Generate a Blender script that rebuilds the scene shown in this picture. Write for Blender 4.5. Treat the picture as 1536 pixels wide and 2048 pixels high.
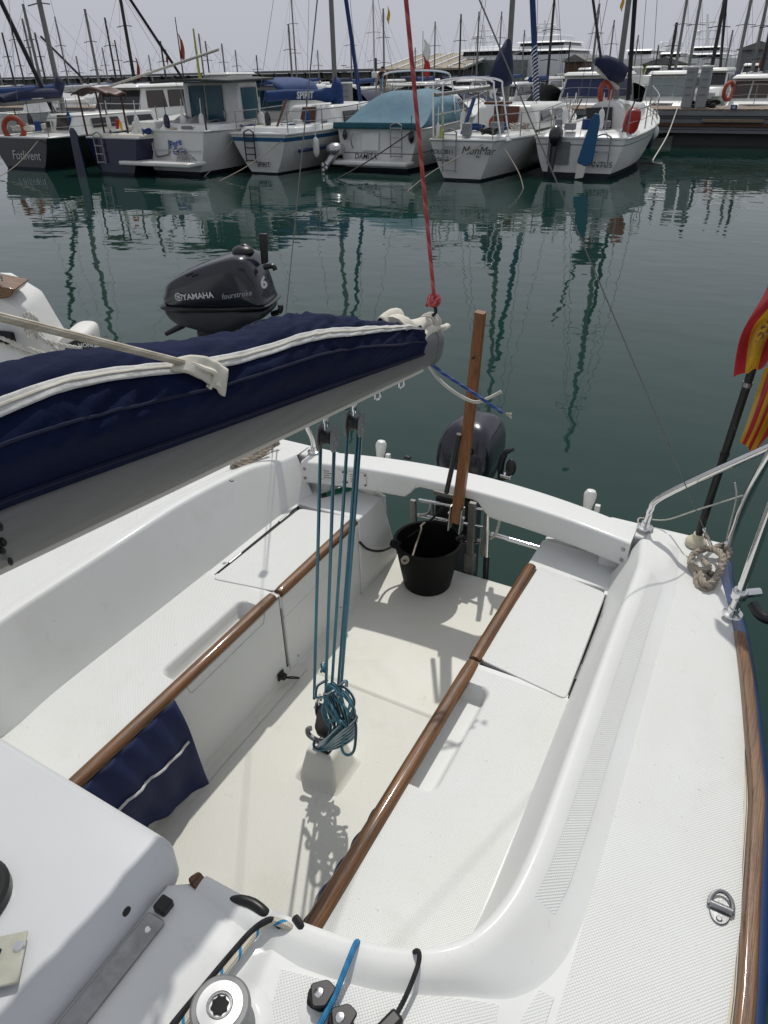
import bpy, math, random
import numpy as np
from mathutils import Vector, Matrix
random.seed(7); np.random.seed(7)
scene = bpy.context.scene
for o in list(bpy.data.objects): bpy.data.objects.remove(o)
COL = scene.collection
R = math.radians

# ---------------------------------------------------------------- camera
FPX, CX, CY = 1420., 768., 1024.            # focal length and centre in photo pixels (1536 x 2048)
PITCH, ROLL, YAW = R(31.7), R(1.2), R(29.)
CAM = np.array([.954, 0, 2.30])
_f = np.array([-math.sin(YAW)*math.cos(PITCH), math.cos(YAW)*math.cos(PITCH), -math.sin(PITCH)])
_r0 = np.array([math.cos(YAW), math.sin(YAW), 0]); _u0 = np.cross(_r0, _f)
_r = _r0*math.cos(ROLL) - _u0*math.sin(ROLL); _u = _u0*math.cos(ROLL) + _r0*math.sin(ROLL)
cd = bpy.data.cameras.new('camera'); cam = bpy.data.objects.new('camera', cd); COL.objects.link(cam)
cd.sensor_fit = 'VERTICAL'; cd.sensor_height = 24; cd.lens = 24*FPX/2048; cd.clip_start = .05; cd.clip_end = 6000
m = Matrix.Identity(4)
for i in range(3):
    m[i][0], m[i][1], m[i][2], m[i][3] = _r[i], _u[i], -_f[i], CAM[i]
cam.matrix_world = m
scene.camera = cam

# ---------------------------------------------------------------- sky, sun, exposure
SUN_EL, SUN_AZ = R(57), R(-18)              # azimuth from +Y, clockwise seen from above
S = Vector((math.cos(SUN_EL)*math.sin(SUN_AZ), math.cos(SUN_EL)*math.cos(SUN_AZ), math.sin(SUN_EL)))
w = bpy.data.worlds.new('World'); scene.world = w; w.use_nodes = True
nt = w.node_tree; bg = nt.nodes['Background']
sky = nt.nodes.new('ShaderNodeTexSky'); sky.sky_type = 'NISHITA'; sky.sun_disc = False
sky.sun_elevation = SUN_EL; sky.sun_rotation = SUN_AZ; sky.dust_density = 6; sky.air_density = 1.0
hs = nt.nodes.new('ShaderNodeHueSaturation'); hs.inputs['Saturation'].default_value = .35; hs.inputs['Value'].default_value = .6
mx = nt.nodes.new('ShaderNodeMix'); mx.data_type = 'RGBA'; mx.inputs[0].default_value = .88
mx.inputs[7].default_value = (5.15, 5.35, 5.95, 1)      # even, hazy overcast veil
nt.links.new(sky.outputs[0], hs.inputs['Color']); nt.links.new(hs.outputs[0], mx.inputs[6]); nt.links.new(mx.outputs[2], bg.inputs[0])
bg.inputs[1].default_value = .1
sl = bpy.data.lights.new('sun', 'SUN'); sl.energy = 2.4; sl.angle = R(.9); sl.color = (1, .975, .92)
so = bpy.data.objects.new('sun', sl); COL.objects.link(so); so.rotation_euler = S.to_track_quat('Z', 'Y').to_euler(); so.location = (0, 0, 30)
scene.view_settings.view_transform = 'Standard'; scene.view_settings.look = 'None'
scene.view_settings.exposure = 0; scene.view_settings.gamma = 1; scene.view_settings.use_curve_mapping = False

# ---------------------------------------------------------------- helpers
def ray(x, y): return _f + _r*(x-CX)/FPX - _u*(y-CY)/FPX
def P(px, py, z=None, x=None, y=None, d=None, t=None):
    """point of the world seen at a photo pixel, on the plane (or at the horizontal distance) where it is known to be"""
    k = ray(px, py)
    if z is not None: t = (z-CAM[2])/k[2]
    elif x is not None: t = (x-CAM[0])/k[0]
    elif y is not None: t = (y-CAM[1])/k[1]
    elif d is not None: t = d/math.hypot(k[0], k[1])
    return CAM + t*k
V = lambda *a: np.array(a, float)
def sst(a, b, x):
    t = min(1, max(0, (x-a)/(b-a))); return t*t*(3-2*t)
def interp(x, xs, ys): return float(np.interp(x, xs, ys))
OFF = {}
def off(o): return OFF.get(o.name, np.zeros(3)) if o else np.zeros(3)
def thing(name, label, cat, loc=(0, 0, 0), group=None, kind=None):
    o = bpy.data.objects.new(name, None); COL.objects.link(o); o.location = tuple(loc); o.empty_display_size = .1
    o['label'] = label; o['category'] = cat
    if group: o['group'] = group
    if kind: o['kind'] = kind
    OFF[o.name] = np.array(loc, float)
    return o
def tag(o, label, cat, group=None, kind=None):
    o['label'] = label; o['category'] = cat
    if group: o['group'] = group
    if kind: o['kind'] = kind
    return o
def spline(pts, n=8, closed=False):
    p = [np.array(q, float) for q in pts]; out = []
    N = len(p)
    for i in range(N if closed else N-1):
        if closed: a, b, c, d_ = p[i-1], p[i], p[(i+1) % N], p[(i+2) % N]
        else: a, b, c, d_ = p[max(i-1, 0)], p[i], p[i+1], p[min(i+2, N-1)]
        for k in range(n):
            t = k/n
            out.append(.5*((2*b)+(c-a)*t+(2*a-5*b+4*c-d_)*t*t+(3*b-a-3*c+d_)*t**3))
    if not closed: out.append(p[-1])
    return out
def frames(pts, closed=False):
    p = [np.array(q, float) for q in pts]; N = len(p); T = []
    for i in range(N):
        if closed: d_ = p[(i+1) % N]-p[i-1]
        else: d_ = p[min(i+1, N-1)]-p[max(i-1, 0)]
        T.append(d_/(np.linalg.norm(d_)+1e-12))
    a = V(0, 0, 1) if abs(T[0][2]) < .9 else V(1, 0, 0)
    n = np.cross(T[0], a); n /= np.linalg.norm(n); out = []
    for t in T:
        n = n-t*(n@t); n /= (np.linalg.norm(n)+1e-12); out.append((t, n, np.cross(t, n)))
    return p, out
def fillet(pts, n=5):
    """2D polyline [(a,b,radius)] with rounded corners"""
    out = []
    for i, q in enumerate(pts):
        r = q[2] if len(q) > 2 else 0; c = V(q[0], q[1])
        if r <= 0 or i == 0 or i == len(pts)-1:
            for k in range(n+1 if r > 0 else 1): out.append(c)
            continue
        a = V(*pts[i-1][:2])-c; b = V(*pts[i+1][:2])-c
        la, lb = np.linalg.norm(a), np.linalg.norm(b); k_ = min(r, la*.48, lb*.48)
        a = c+a/la*k_; b = c+b/lb*k_
        for k in range(n+1):
            t = k/n; out.append(a*(1-t)**2+2*c*t*(1-t)+b*t*t)
    return out
def rpoly(pts, r, n=4):
    """closed 2D polygon with rounded corners"""
    out = []; N = len(pts)
    for i in range(N):
        c = V(*pts[i]); a = V(*pts[i-1])-c; b = V(*pts[(i+1) % N])-c
        la, lb = np.linalg.norm(a), np.linalg.norm(b); k_ = min(r, la*.49, lb*.49)
        a = c+a/la*k_; b = c+b/lb*k_
        for k in range(n+1):
            t = k/n; out.append(a*(1-t)**2+2*c*t*(1-t)+b*t*t)
    return out
class MB:
    def __init__(s): s.v = []; s.f = []; s.mi = []; s.uv = []
    def add(s, vs, fs, mi=0, uvs=None):
        b = len(s.v); s.v += [tuple(map(float, q)) for q in vs]
        for k, f in enumerate(fs):
            s.f.append([b+i for i in f]); s.mi.append(mi if not isinstance(mi, list) else mi[k])
            s.uv.append(uvs[k] if uvs else None)
        return s
    def box(s, c, d, rz=0, M=None, mi=0):
        x, y, z = [q/2 for q in d]
        vs = [V(a*x, b*y, g*z) for a in (-1, 1) for b in (-1, 1) for g in (-1, 1)]
        if M is not None: vs = [M@q for q in vs]
        if rz:
            c_, s_ = math.cos(rz), math.sin(rz); vs = [V(q[0]*c_-q[1]*s_, q[0]*s_+q[1]*c_, q[2]) for q in vs]
        vs = [q+np.array(c, float) for q in vs]
        return s.add(vs, [(0, 1, 3, 2), (4, 6, 7, 5), (0, 4, 5, 1), (2, 3, 7, 6), (0, 2, 6, 4), (1, 5, 7, 3)], mi)
    def bar(s, a, b, w_, h, up=(0, 0, 1)):
        a, b = np.array(a, float), np.array(b, float); t = b-a; L = np.linalg.norm(t); t /= L
        u_ = np.array(up, float); sd = np.cross(t, u_); sd /= np.linalg.norm(sd); u_ = np.cross(sd, t)
        return s.box((a+b)/2, (w_, L, h), M=np.array([sd, t, u_]).T)
    def tube(s, pts, r, n=8, closed=False, caps=True, ell=None, mi=0):
        p, fr = frames(pts, closed); N = len(p); vs = []; L = 0; ls = []
        for i in range(N):
            if i: L += np.linalg.norm(p[i]-p[i-1])
            ls.append(L); ri = r[i] if hasattr(r, '__len__') else r
            _, a, b = fr[i]
            for k in range(n):
                th = 2*math.pi*k/n; e = ell if ell else (1, 1)
                vs.append(p[i]+ri*(math.cos(th)*a*e[0]+math.sin(th)*b*e[1]))
        fs = []; uv = []
        for i in range(N if closed else N-1):
            j = (i+1) % N; l1 = ls[j] if j else L+np.linalg.norm(p[0]-p[-1])
            for k in range(n):
                q = (k+1) % n; fs.append((i*n+k, i*n+q, j*n+q, j*n+k))
                uv.append([(ls[i], k/n), (ls[i], (k+1)/n), (l1, (k+1)/n), (l1, k/n)])
        if caps and not closed:
            fs.append(tuple(range(n))[::-1]); uv.append([(0, k/n) for k in range(n)])
            fs.append(tuple((N-1)*n+k for k in range(n))); uv.append([(L, k/n) for k in range(n)])
        return s.add(vs, fs, mi, uv)
    def rope3(s, pts, Rr, n=6):
        """three-strand laid rope"""
        p = [np.array(q, float) for q in pts]; seg = [np.linalg.norm(b-a) for a, b in zip(p, p[1:])]; L = sum(seg)
        cum = np.concatenate([[0], np.cumsum(seg)]); m_ = max(8, int(L/(Rr*.9)))
        q = [V(*[np.interp(L*i/m_, cum, [w_[k] for w_ in p]) for k in range(3)]) for i in range(m_+1)]
        _, fr = frames(q)
        for k in range(3):
            path = []
            for i in range(m_+1):
                th = 2*math.pi*(k/3+L*i/m_/(Rr*7)); path.append(q[i]+Rr*.52*(math.cos(th)*fr[i][1]+math.sin(th)*fr[i][2]))
            s.tube(path, Rr*.56, n)
        return s
    def loft(s, rings, closed=True, cap0=True, cap1=True, mi=0, mif=None):
        n = len(rings[0]); vs = [q for rg in rings for q in rg]; fs = []; ms = []
        for i in range(len(rings)-1):
            for k in range(n if closed else n-1):
                q = (k+1) % n; fs.append((i*n+k, i*n+q, (i+1)*n+q, (i+1)*n+k)); ms.append(mif(i, k) if mif else mi)
        if closed and cap0: fs.append(tuple(range(n))[::-1]); ms.append(mi)
        if closed and cap1: fs.append(tuple((len(rings)-1)*n+k for k in range(n))); ms.append(mi)
        return s.add(vs, fs, ms)
    def lathe(s, prof, c=(0, 0, 0), n=24, axis=(0, 0, 1), capb=True, capt=True):
        ax = np.array(axis, float); ax /= np.linalg.norm(ax)
        a = np.cross(ax, V(0, 1, 0) if abs(ax[1]) < .9 else V(1, 0, 0)); a /= np.linalg.norm(a); b = np.cross(ax, a)
        rings = [[np.array(c, float)+ax*z+r*(math.cos(2*math.pi*k/n)*a+math.sin(2*math.pi*k/n)*b) for k in range(n)] for r, z in prof]
        return s.loft(rings, True, capb, capt)
    def prism(s, poly, z0, z1, ax='z'):
        """extrude a 2D polygon; ax says along which axis (z: poly is x,y; x: poly is y,z; y: poly is x,z)"""
        mk = {'z': lambda p, h: V(p[0], p[1], h), 'x': lambda p, h: V(h, p[0], p[1]), 'y': lambda p, h: V(p[0], h, p[1])}[ax]
        return s.loft([[mk(p, z0) for p in poly], [mk(p, z1) for p in poly]])
    def grid(s, fn, nu, nv, mi=0, keep=None, mif=None):
        vs = [fn(i/nu, j/nv) for i in range(nu+1) for j in range(nv+1)]; fs = []; uv = []; ms = []
        for i in range(nu):
            for j in range(nv):
                if keep and not keep((i+.5)/nu, (j+.5)/nv): continue
                a = i*(nv+1)+j; fs.append((a, a+1, a+nv+2, a+nv+1))
                uv.append([(i/nu, j/nv), (i/nu, (j+1)/nv), ((i+1)/nu, (j+1)/nv), ((i+1)/nu, j/nv)])
                ms.append(mif((i+.5)/nu, (j+.5)/nv) if mif else mi)
        return s.add(vs, fs, ms, uv)
    def ball(s, c, r, n=12, m=8, M=None):
        r = r if hasattr(r, '__len__') else (r, r, r); rings = []
        for i in range(m+1):
            ph = -math.pi/2+math.pi*i/m; q = max(math.cos(ph), .02)
            rg = [V(r[0]*q*math.cos(2*math.pi*k/n), r[1]*q*math.sin(2*math.pi*k/n), r[2]*math.sin(ph)) for k in range(n)]
            rings.append([(M@p if M is not None else p)+np.array(c, float) for p in rg])
        return s.loft(rings)
    def build(s, name, mat, parent=None, sharp=38, bevel=0, solid=0, sub=0, local=False):
        me = bpy.data.meshes.new(name); d_ = np.zeros(3) if local else off(parent)
        me.from_pydata([tuple(np.array(q)-d_) for q in s.v], [], s.f)
        mats = mat if isinstance(mat, list) else [mat]
        for q in mats: me.materials.append(q)
        me.polygons.foreach_set('material_index', s.mi)
        if any(u is not None for u in s.uv):
            ul = me.uv_layers.new(name='UVMap'); k = 0
            for u, f in zip(s.uv, s.f):
                for i in range(len(f)):
                    if u: ul.data[k].uv = u[i]
                    k += 1
        me.polygons.foreach_set('use_smooth', [True]*len(me.polygons)); me.update()
        me.set_sharp_from_angle(angle=R(sharp))
        o = bpy.data.objects.new(name, me); COL.objects.link(o)
        if parent: o.parent = parent
        OFF[o.name] = d_
        if solid: q = o.modifiers.new('solid', 'SOLIDIFY'); q.thickness = solid; q.offset = 0
        if bevel: q = o.modifiers.new('bevel', 'BEVEL'); q.width = bevel; q.segments = 2; q.limit_method = 'ANGLE'; q.angle_limit = R(35); q.harden_normals = False
        if sub: q = o.modifiers.new('sub', 'SUBSURF'); q.levels = sub; q.render_levels = sub
        return o
def text(body, size, o, ex, ey, shear=0, depth=.003, bold=0, spacing=1., mb=None):
    """flat raised lettering: lower-left corner o, reading direction ex, up direction ey"""
    c = bpy.data.curves.new('lettering', 'FONT'); c.body = body; c.size = size; c.shear = shear; c.offset = bold; c.space_character = spacing; c.resolution_u = 3
    t = bpy.data.objects.new('lettering', c); COL.objects.link(t)
    dg = bpy.context.evaluated_depsgraph_get(); me = t.evaluated_get(dg).to_mesh()
    ex = np.array(ex, float); ex /= np.linalg.norm(ex); ey = np.array(ey, float); ey = ey-ex*(ey@ex); ey /= np.linalg.norm(ey); ez = np.cross(ex, ey)
    mb = mb or MB(); o = np.array(o, float)
    mb.add([o+ex*q.co.x+ey*q.co.y+ez*depth for q in me.vertices], [tuple(p.vertices) for p in me.polygons])
    t.evaluated_get(dg).to_mesh_clear(); bpy.data.objects.remove(t); bpy.data.curves.remove(c)
    return mb

# ---------------------------------------------------------------- materials
def mat(name, col, rough=.5, metal=0, coat=0, var=0, scale=6, bump=0, bscale=60, col2=None, spec=.5, stretch=(1, 1, 1), trans=0, ior=1.45, sheen=0):
    m_ = bpy.data.materials.new(name); m_.use_nodes = True; t = m_.node_tree; b = t.nodes['Principled BSDF']
    b.inputs['Base Color'].default_value = (*col, 1); b.inputs['Roughness'].default_value = rough; b.inputs['Metallic'].default_value = metal
    b.inputs['Coat Weight'].default_value = coat; b.inputs['Coat Roughness'].default_value = .08; b.inputs['Specular IOR Level'].default_value = spec
    b.inputs['Transmission Weight'].default_value = trans; b.inputs['IOR'].default_value = ior; b.inputs['Sheen Weight'].default_value = sheen
    tc = t.nodes.new('ShaderNodeTexCoord'); mp = t.nodes.new('ShaderNodeMapping'); mp.inputs['Scale'].default_value = stretch
    t.links.new(tc.outputs['Object'], mp.inputs[0])
    if var:
        n = t.nodes.new('ShaderNodeTexNoise'); n.inputs['Scale'].default_value = scale; n.inputs['Detail'].default_value = 6; n.inputs['Roughness'].default_value = .62
        t.links.new(mp.outputs[0], n.inputs['Vector'])
        r_ = t.nodes.new('ShaderNodeMapRange'); r_.inputs[1].default_value = .35; r_.inputs[2].default_value = .7
        t.links.new(n.outputs['Fac'], r_.inputs[0])
        x = t.nodes.new('ShaderNodeMix'); x.data_type = 'RGBA'; x.inputs[6].default_value = (*col, 1)
        c2 = col2 if col2 else tuple(q*(1-var) for q in col); x.inputs[7].default_value = (*c2, 1)
        t.links.new(r_.outputs[0], x.inputs[0]); t.links.new(x.outputs[2], b.inputs['Base Color'])
    if bump:
        n2 = t.nodes.new('ShaderNodeTexNoise'); n2.inputs['Scale'].default_value = bscale; n2.inputs['Detail'].default_value = 3
        t.links.new(mp.outputs[0], n2.inputs['Vector'])
        bp = t.nodes.new('ShaderNodeBump'); bp.inputs['Strength'].default_value = 1; bp.inputs['Distance'].default_value = bump
        t.links.new(n2.outputs['Fac'], bp.inputs['Height']); t.links.new(bp.outputs[0], b.inputs['Normal'])
    return m_
def grime(m_, amt=.5, speck=1.0, col=(.33, .27, .17)):
    """stains with soft irregular shapes and small dark specks over an existing base colour"""
    t = m_.node_tree; b = t.nodes['Principled BSDF']; src = b.inputs['Base Color'].links[0].from_socket
    tc = t.nodes.new('ShaderNodeTexCoord')
    def layer(src, scale, lo, hi, col, fac, detail=5, dist=0):
        n = t.nodes.new('ShaderNodeTexNoise'); n.inputs['Scale'].default_value = scale; n.inputs['Detail'].default_value = detail; n.inputs['Roughness'].default_value = .65; n.inputs['Distortion'].default_value = dist
        t.links.new(tc.outputs['Object'], n.inputs['Vector'])
        r_ = t.nodes.new('ShaderNodeMapRange'); r_.inputs[1].default_value = lo; r_.inputs[2].default_value = hi; r_.inputs[4].default_value = fac; t.links.new(n.outputs['Fac'], r_.inputs[0])
        x = t.nodes.new('ShaderNodeMix'); x.data_type = 'RGBA'; t.links.new(r_.outputs[0], x.inputs[0]); t.links.new(src, x.inputs[6]); x.inputs[7].default_value = (*col, 1)
        return x.outputs[2]
    src = layer(src, 3.1, .56, .80, col, .22*amt, 8, .6)
    src = layer(src, 17, .64, .80, col, .30*amt, 6, .4)
    src = layer(src, 85, .765, .79, (.12, .10, .07), .5*speck, 1)
    t.links.new(src, b.inputs['Base Color']); return m_
def nonskid(name, col, pitch=.0068, depth=.0008):
    m_ = mat(name, col, .5, var=.05, scale=5, col2=(col[0]*.97, col[1]*.965, col[2]*.94)); t = m_.node_tree; b = t.nodes['Principled BSDF']
    tc = t.nodes.new('ShaderNodeTexCoord'); sp = t.nodes.new('ShaderNodeSeparateXYZ'); t.links.new(tc.outputs['Object'], sp.inputs[0])
    def mth(op, a, bb=None):
        n = t.nodes.new('ShaderNodeMath'); n.operation = op
        for i, q in enumerate((a, bb)):
            if q is None: continue
            if isinstance(q, (int, float)): n.inputs[i].default_value = q
            else: t.links.new(q, n.inputs[i])
        return n.outputs[0]
    k = 2*math.pi/pitch
    h = mth('MULTIPLY', mth('SINE', mth('MULTIPLY', sp.outputs[0], k)), mth('SINE', mth('MULTIPLY', sp.outputs[1], k)))
    h = mth('MAXIMUM', h, -.25)
    bp = t.nodes.new('ShaderNodeBump'); bp.inputs['Strength'].default_value = 1; bp.inputs['Distance'].default_value = depth
    t.links.new(h, bp.inputs['Height']); t.links.new(bp.outputs[0], b.inputs['Normal'])
    return m_
def stripe_rope(name, cols, braid=0, twist=14, n=4, rough=.8):
    """rope cover: coloured yarns running round the rope (UV: metres along, turn around)"""
    m_ = mat(name, cols[0], rough); t = m_.node_tree; b = t.nodes['Principled BSDF']
    uv = t.nodes.new('ShaderNodeUVMap'); sp = t.nodes.new('ShaderNodeSeparateXYZ'); t.links.new(uv.outputs[0], sp.inputs[0])
    def mth(op, a, bb=None):
        q = t.nodes.new('ShaderNodeMath'); q.operation = op
        for i, w_ in enumerate((a, bb)):
            if w_ is None: continue
            if isinstance(w_, (int, float)): q.inputs[i].default_value = w_
            else: t.links.new(w_, q.inputs[i])
        return q.outputs[0]
    ph = mth('FRACT', mth('ADD', mth('MULTIPLY', sp.outputs[0], twist), mth('MULTIPLY', sp.outputs[1], 1)))
    cr = t.nodes.new('ShaderNodeValToRGB'); cr.color_ramp.interpolation = 'CONSTANT'
    e = cr.color_ramp.elements
    while len(e) < len(cols): e.new(.5)
    for i, c in enumerate(cols): e[i].position = i/len(cols); e[i].color = (*c, 1)
    t.links.new(ph, cr.inputs[0]); t.links.new(cr.outputs[0], b.inputs['Base Color'])
    h = mth('MULTIPLY', mth('SINE', mth('MULTIPLY', mth('ADD', mth('MULTIPLY', sp.outputs[0], 160), mth('MULTIPLY', sp.outputs[1], n)), 6.283)), mth('SINE', mth('MULTIPLY', mth('SUBTRACT', mth('MULTIPLY', sp.outputs[0], 160), mth('MULTIPLY', sp.outputs[1], n)), 6.283)))
    bp = t.nodes.new('ShaderNodeBump'); bp.inputs['Strength'].default_value = .7; bp.inputs['Distance'].default_value = .0012
    t.links.new(h, bp.inputs['Height']); t.links.new(bp.outputs[0], b.inputs['Normal'])
    return m_
def wood(name, c1, c2, sc=(30, 3, 30), coat=.6, rough=.4):
    m_ = mat(name, c1, rough, coat=coat, var=1, scale=3, col2=c2, stretch=sc, bump=.0012, bscale=9); return m_

G = {}
G['gel'] = mat('gelcoat', (.69, .70, .685), .5, var=.05, scale=2.2, col2=(.665, .67, .635), coat=.12, spec=.4, bump=.0006, bscale=3)
G['gel_grey'] = mat('gelcoat_hatch', (.55, .565, .57), .38, var=.04, scale=3, coat=.2, bump=.0005, bscale=3)
G['ns'] = nonskid('nonskid_gelcoat', (.705, .715, .695))
G['ns_floor'] = nonskid('nonskid_floor', (.685, .68, .62), .0068, .0005)
G['floor'] = mat('cockpit_sole_gelcoat', (.685, .68, .625), .48, var=.1, scale=4, col2=(.645, .63, .54), spec=.4)
for k_ in ('gel', 'ns', 'ns_floor', 'floor', 'gel_grey'): grime(G[k_], {'floor': 1.2, 'ns_floor': 1.2, 'gel_grey': .4}.get(k_, .75), {'gel_grey': .2, 'gel': .35}.get(k_, .6))
G['wood'] = wood('varnished_mahogany', (.20, .082, .018), (.03, .013, .006), (42, 1.5, 42), .22, .42)
G['wood_toe'] = wood('weathered_teak', (.21, .098, .033), (.06, .027, .012), (50, 1.8, 50), .3, .45)
G['tiller'] = wood('laminated_tiller_wood', (.25, .088, .016), (.085, .030, .008), (55, 55, 2.2), .2, .42)
G['blue_hull'] = mat('blue_topside_paint', (.012, .045, .16), .25, coat=.5, var=.2, scale=8)
G['steel'] = mat('polished_stainless', (.72, .72, .72), .12, 1)
G['steel_b'] = mat('brushed_stainless', (.36, .36, .36), .34, 1, var=.3, scale=30, bump=.0003, bscale=120)
G['alu'] = mat('anodised_boom_aluminium', (.21, .21, .205), .5, .35, var=.15, scale=5, stretch=(12, 1, 12))
G['alu_b'] = mat('bracket_aluminium', (.26, .25, .23), .5, .55, var=.3, scale=18)
G['blk'] = mat('black_plastic', (.012, .012, .012), .38, var=.3, scale=20)
G['blk_m'] = mat('matt_black_rubber', (.012, .012, .013), .75, var=.3, scale=25)
G['bucket'] = mat('black_recycled_rubber', (.005, .005, .005), .6, var=.3, scale=16, bump=.0015, bscale=30, spec=.25)
G['navy'] = mat('navy_canvas', (.0045, .010, .042), .9, var=.5, scale=6, bump=.004, bscale=30, col2=(.003, .006, .028), spec=.2)
G['navy2'] = mat('navy_bag_cloth', (.006, .014, .075), .7, var=.3, scale=6, bump=.004, bscale=12)
G['sail'] = mat('sailcloth', (.66, .63, .54), .8, var=.15, scale=10, bump=.003, bscale=20)
G['zip'] = mat('zip_tape', (.62, .62, .60), .75, var=.25, scale=40, bump=.002, bscale=80)
G['seam'] = mat('seam_piping', (.004, .007, .03), .9)
G['rope_c'] = stripe_rope('cream_rope', [(.50, .45, .36), (.58, .53, .44), (.50, .45, .36), (.44, .39, .31)])
G['rope_w'] = stripe_rope('white_rope', [(.62, .60, .54), (.55, .53, .47)])
G['rope_3'] = mat('laid_mooring_rope', (.36, .31, .25), .9, var=.3, scale=60, bump=.0015, bscale=200)
G['rope_t'] = stripe_rope('teal_tracer_rope', [(.10, .27, .34), (.10, .27, .34), (.05, .17, .23), (.55, .62, .63), (.02, .06, .08)], twist=.5)
G['rope_b'] = stripe_rope('blue_sheet_rope', [(.02, .17, .36), (.03, .21, .42)], twist=40)
G['rope_n'] = stripe_rope('navy_rope', [(.03, .07, .24), (.10, .14, .32), (.03, .07, .24)], twist=30)
G['rope_k'] = stripe_rope('black_rope', [(.012, .012, .014), (.02, .02, .022)], twist=30)
G['rope_wb'] = stripe_rope('white_rope_with_blue_fleck', [(.60, .55, .45), (.60, .55, .45), (.60, .55, .45), (.02, .22, .42), (.60, .55, .45), (.60, .55, .45)], twist=22)
G['rope_r'] = stripe_rope('faded_red_rope', [(.42, .07, .075), (.52, .13, .13), (.36, .05, .06)], twist=20)
G['wire'] = mat('rigging_wire', (.16, .16, .16), .45, .4)
G['white_p'] = mat('white_plastic', (.74, .73, .69), .35, var=.06, scale=10)
G['plate_p'] = mat('aged_grey_plastic', (.40, .40, .33), .45, var=.2, scale=30)
G['cream_p'] = mat('cream_plastic', (.62, .57, .43), .4, var=.1, scale=12)
G['yam'] = mat('outboard_paint_graphite', (.010, .0135, .022), .25, coat=.4, var=.12, scale=9)
G['yam2'] = mat('outboard_lower_cover', (.016, .018, .024), .42, var=.25, scale=14)
G['decal'] = mat('silver_decal', (.55, .57, .58), .4)
G['decal_k'] = mat('dark_decal', (.02, .02, .022), .4)
G['plate'] = mat('engraved_aluminium_plate', (.60, .60, .58), .35, .35, var=.1, scale=40)
G['green_p'] = mat('green_plastic', (.01, .12, .06), .4)
G['seal'] = mat('rubber_seal', (.008, .008, .008), .7)
G['grey_p'] = mat('grey_block_cheek', (.24, .24, .24), .45, .3, var=.15, scale=40)
G['lens'] = mat('compass_glass', (.05, .06, .06), .08, coat=1)
G['flag_r'] = (.36, .012, .018); G['flag_y'] = (.52, .30, .008)

# ================================================================ the boat the picture is taken from
BOAT = thing('sailboat', 'white sailboat cockpit with wooden seat trims filling the foreground', 'sailboat', (0, 1.2, 0))
def dz(y): return .93-.07*sst(1.5, 2.35, y)
def topz(x, y): return dz(y)+.045*(1-sst(.74, .93, abs(x)))*(1-sst(.42, .78, y))
EDGE = ([-1.2, -.2, .4, .81, 1.25, 1.83, 2.31, 2.45], [1.12, 1.185, 1.20, 1.205, 1.188, 1.105, 1.03, 1.01])
def edge(y): return interp(y, *EDGE)
PATH = [(.752, 2.27), (.768, 2.16), (.782, 2.0), (.788, 1.6), (.793, 1.3), (.798, 1.0), (.797, .86), (.785, .75), (.752, .662), (.70, .608), (.63, .572), (.55, .549), (.45, .532), (.35, .523), (.25, .52)]
# --- side decks (port is image-right, starboard image-left)
def deck_inner(y):
    if y < .50: return .16
    ys = [q[1] for q in PATH][::-1]; xs = [q[0] for q in PATH][::-1]
    return interp(y, ys, xs)
for sx in (1, -1):
    mb = MB(); ys = list(np.linspace(-1.2, .46, 10))+list(np.linspace(.50, .9, 26))+list(np.linspace(.95, 2.40, 36)); n = 22; rings = []
    for y in ys:
        xi, xe = deck_inner(y), edge(y)-.012
        rg = []
        for k in range(n+1):
            x = xi+(xe-xi)*k/n; yy = y-.10*sst(1.9, 2.4, y)*max(0, (x-.72)/.31)
            rg.append(V(sx*x, yy, topz(x, y)-.006*sst(.75, 1, k/n)))
        rings.append(rg if sx > 0 else rg[::-1])
    rings = rings[::-1] if sx < 0 else rings
    mb.loft([r_[::-1] for r_ in rings], False)
    mb.build('side_deck', G['gel'], BOAT, 60)
# --- non-skid panels moulded into the deck
def patch(rows, nu=24, nv=40, lift=.0022, sx=1):
    """panel following the deck; rows of (x_inner, y, x_outer, y) from forward to aft"""
    rows = [V(*q) for q in rows]
    def fn(u, v):
        k = v*(len(rows)-1); i = min(int(k), len(rows)-2); q = rows[i]*(1-(k-i))+rows[i+1]*(k-i)
        x, y = q[0]*(1-u)+q[2]*u, q[1]*(1-u)+q[3]*u
        return V(sx*x, y, topz(x, y)+lift)
    mb = MB().grid(fn, nu, nv)
    ed = [(i*(nv+1)) for i in range(nu+1)]+[nu*(nv+1)+j for j in range(1, nv+1)]+[i*(nv+1)+nv for i in range(nu-1, -1, -1)]+[j for j in range(nv-1, 0, -1)]
    low = [V(*mb.v[i])-V(0, 0, .004) for i in ed]; b = len(mb.v); mb.v += [tuple(q) for q in low]; N = len(ed)
    for k in range(N):
        mb.f.append([ed[k], ed[(k+1) % N], b+(k+1) % N, b+k]); mb.mi.append(0); mb.uv.append(None)
    return mb
patch([(.960, .455, 1.14, .43), (.918, .52, 1.166, .47), (.915, .95, 1.176, .95), (.905, 1.5, 1.135, 1.5), (.90, 2.0, 1.062, 1.95), (.83, 2.26, 1.0, 2.235)], 22, 90).build('nonskid_panel', G['ns'], BOAT)
patch([(.50, .36, .80, .36), (.49, .42, .835, .45), (.475, .462, .84, .53), (.62, .502, .825, .60)], 24, 18).build('nonskid_panel', G['ns'], BOAT)
patch([(.862, .44, .885, .40), (.858, .56, .90, .50), (.878, .66, .905, .66)], 8, 14).build('nonskid_panel', G['ns'], BOAT)
patch([(.54, .10, .83, .10), (.53, .345, .82, .335)], 12, 12).build('nonskid_panel', G['ns'], BOAT)
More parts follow.
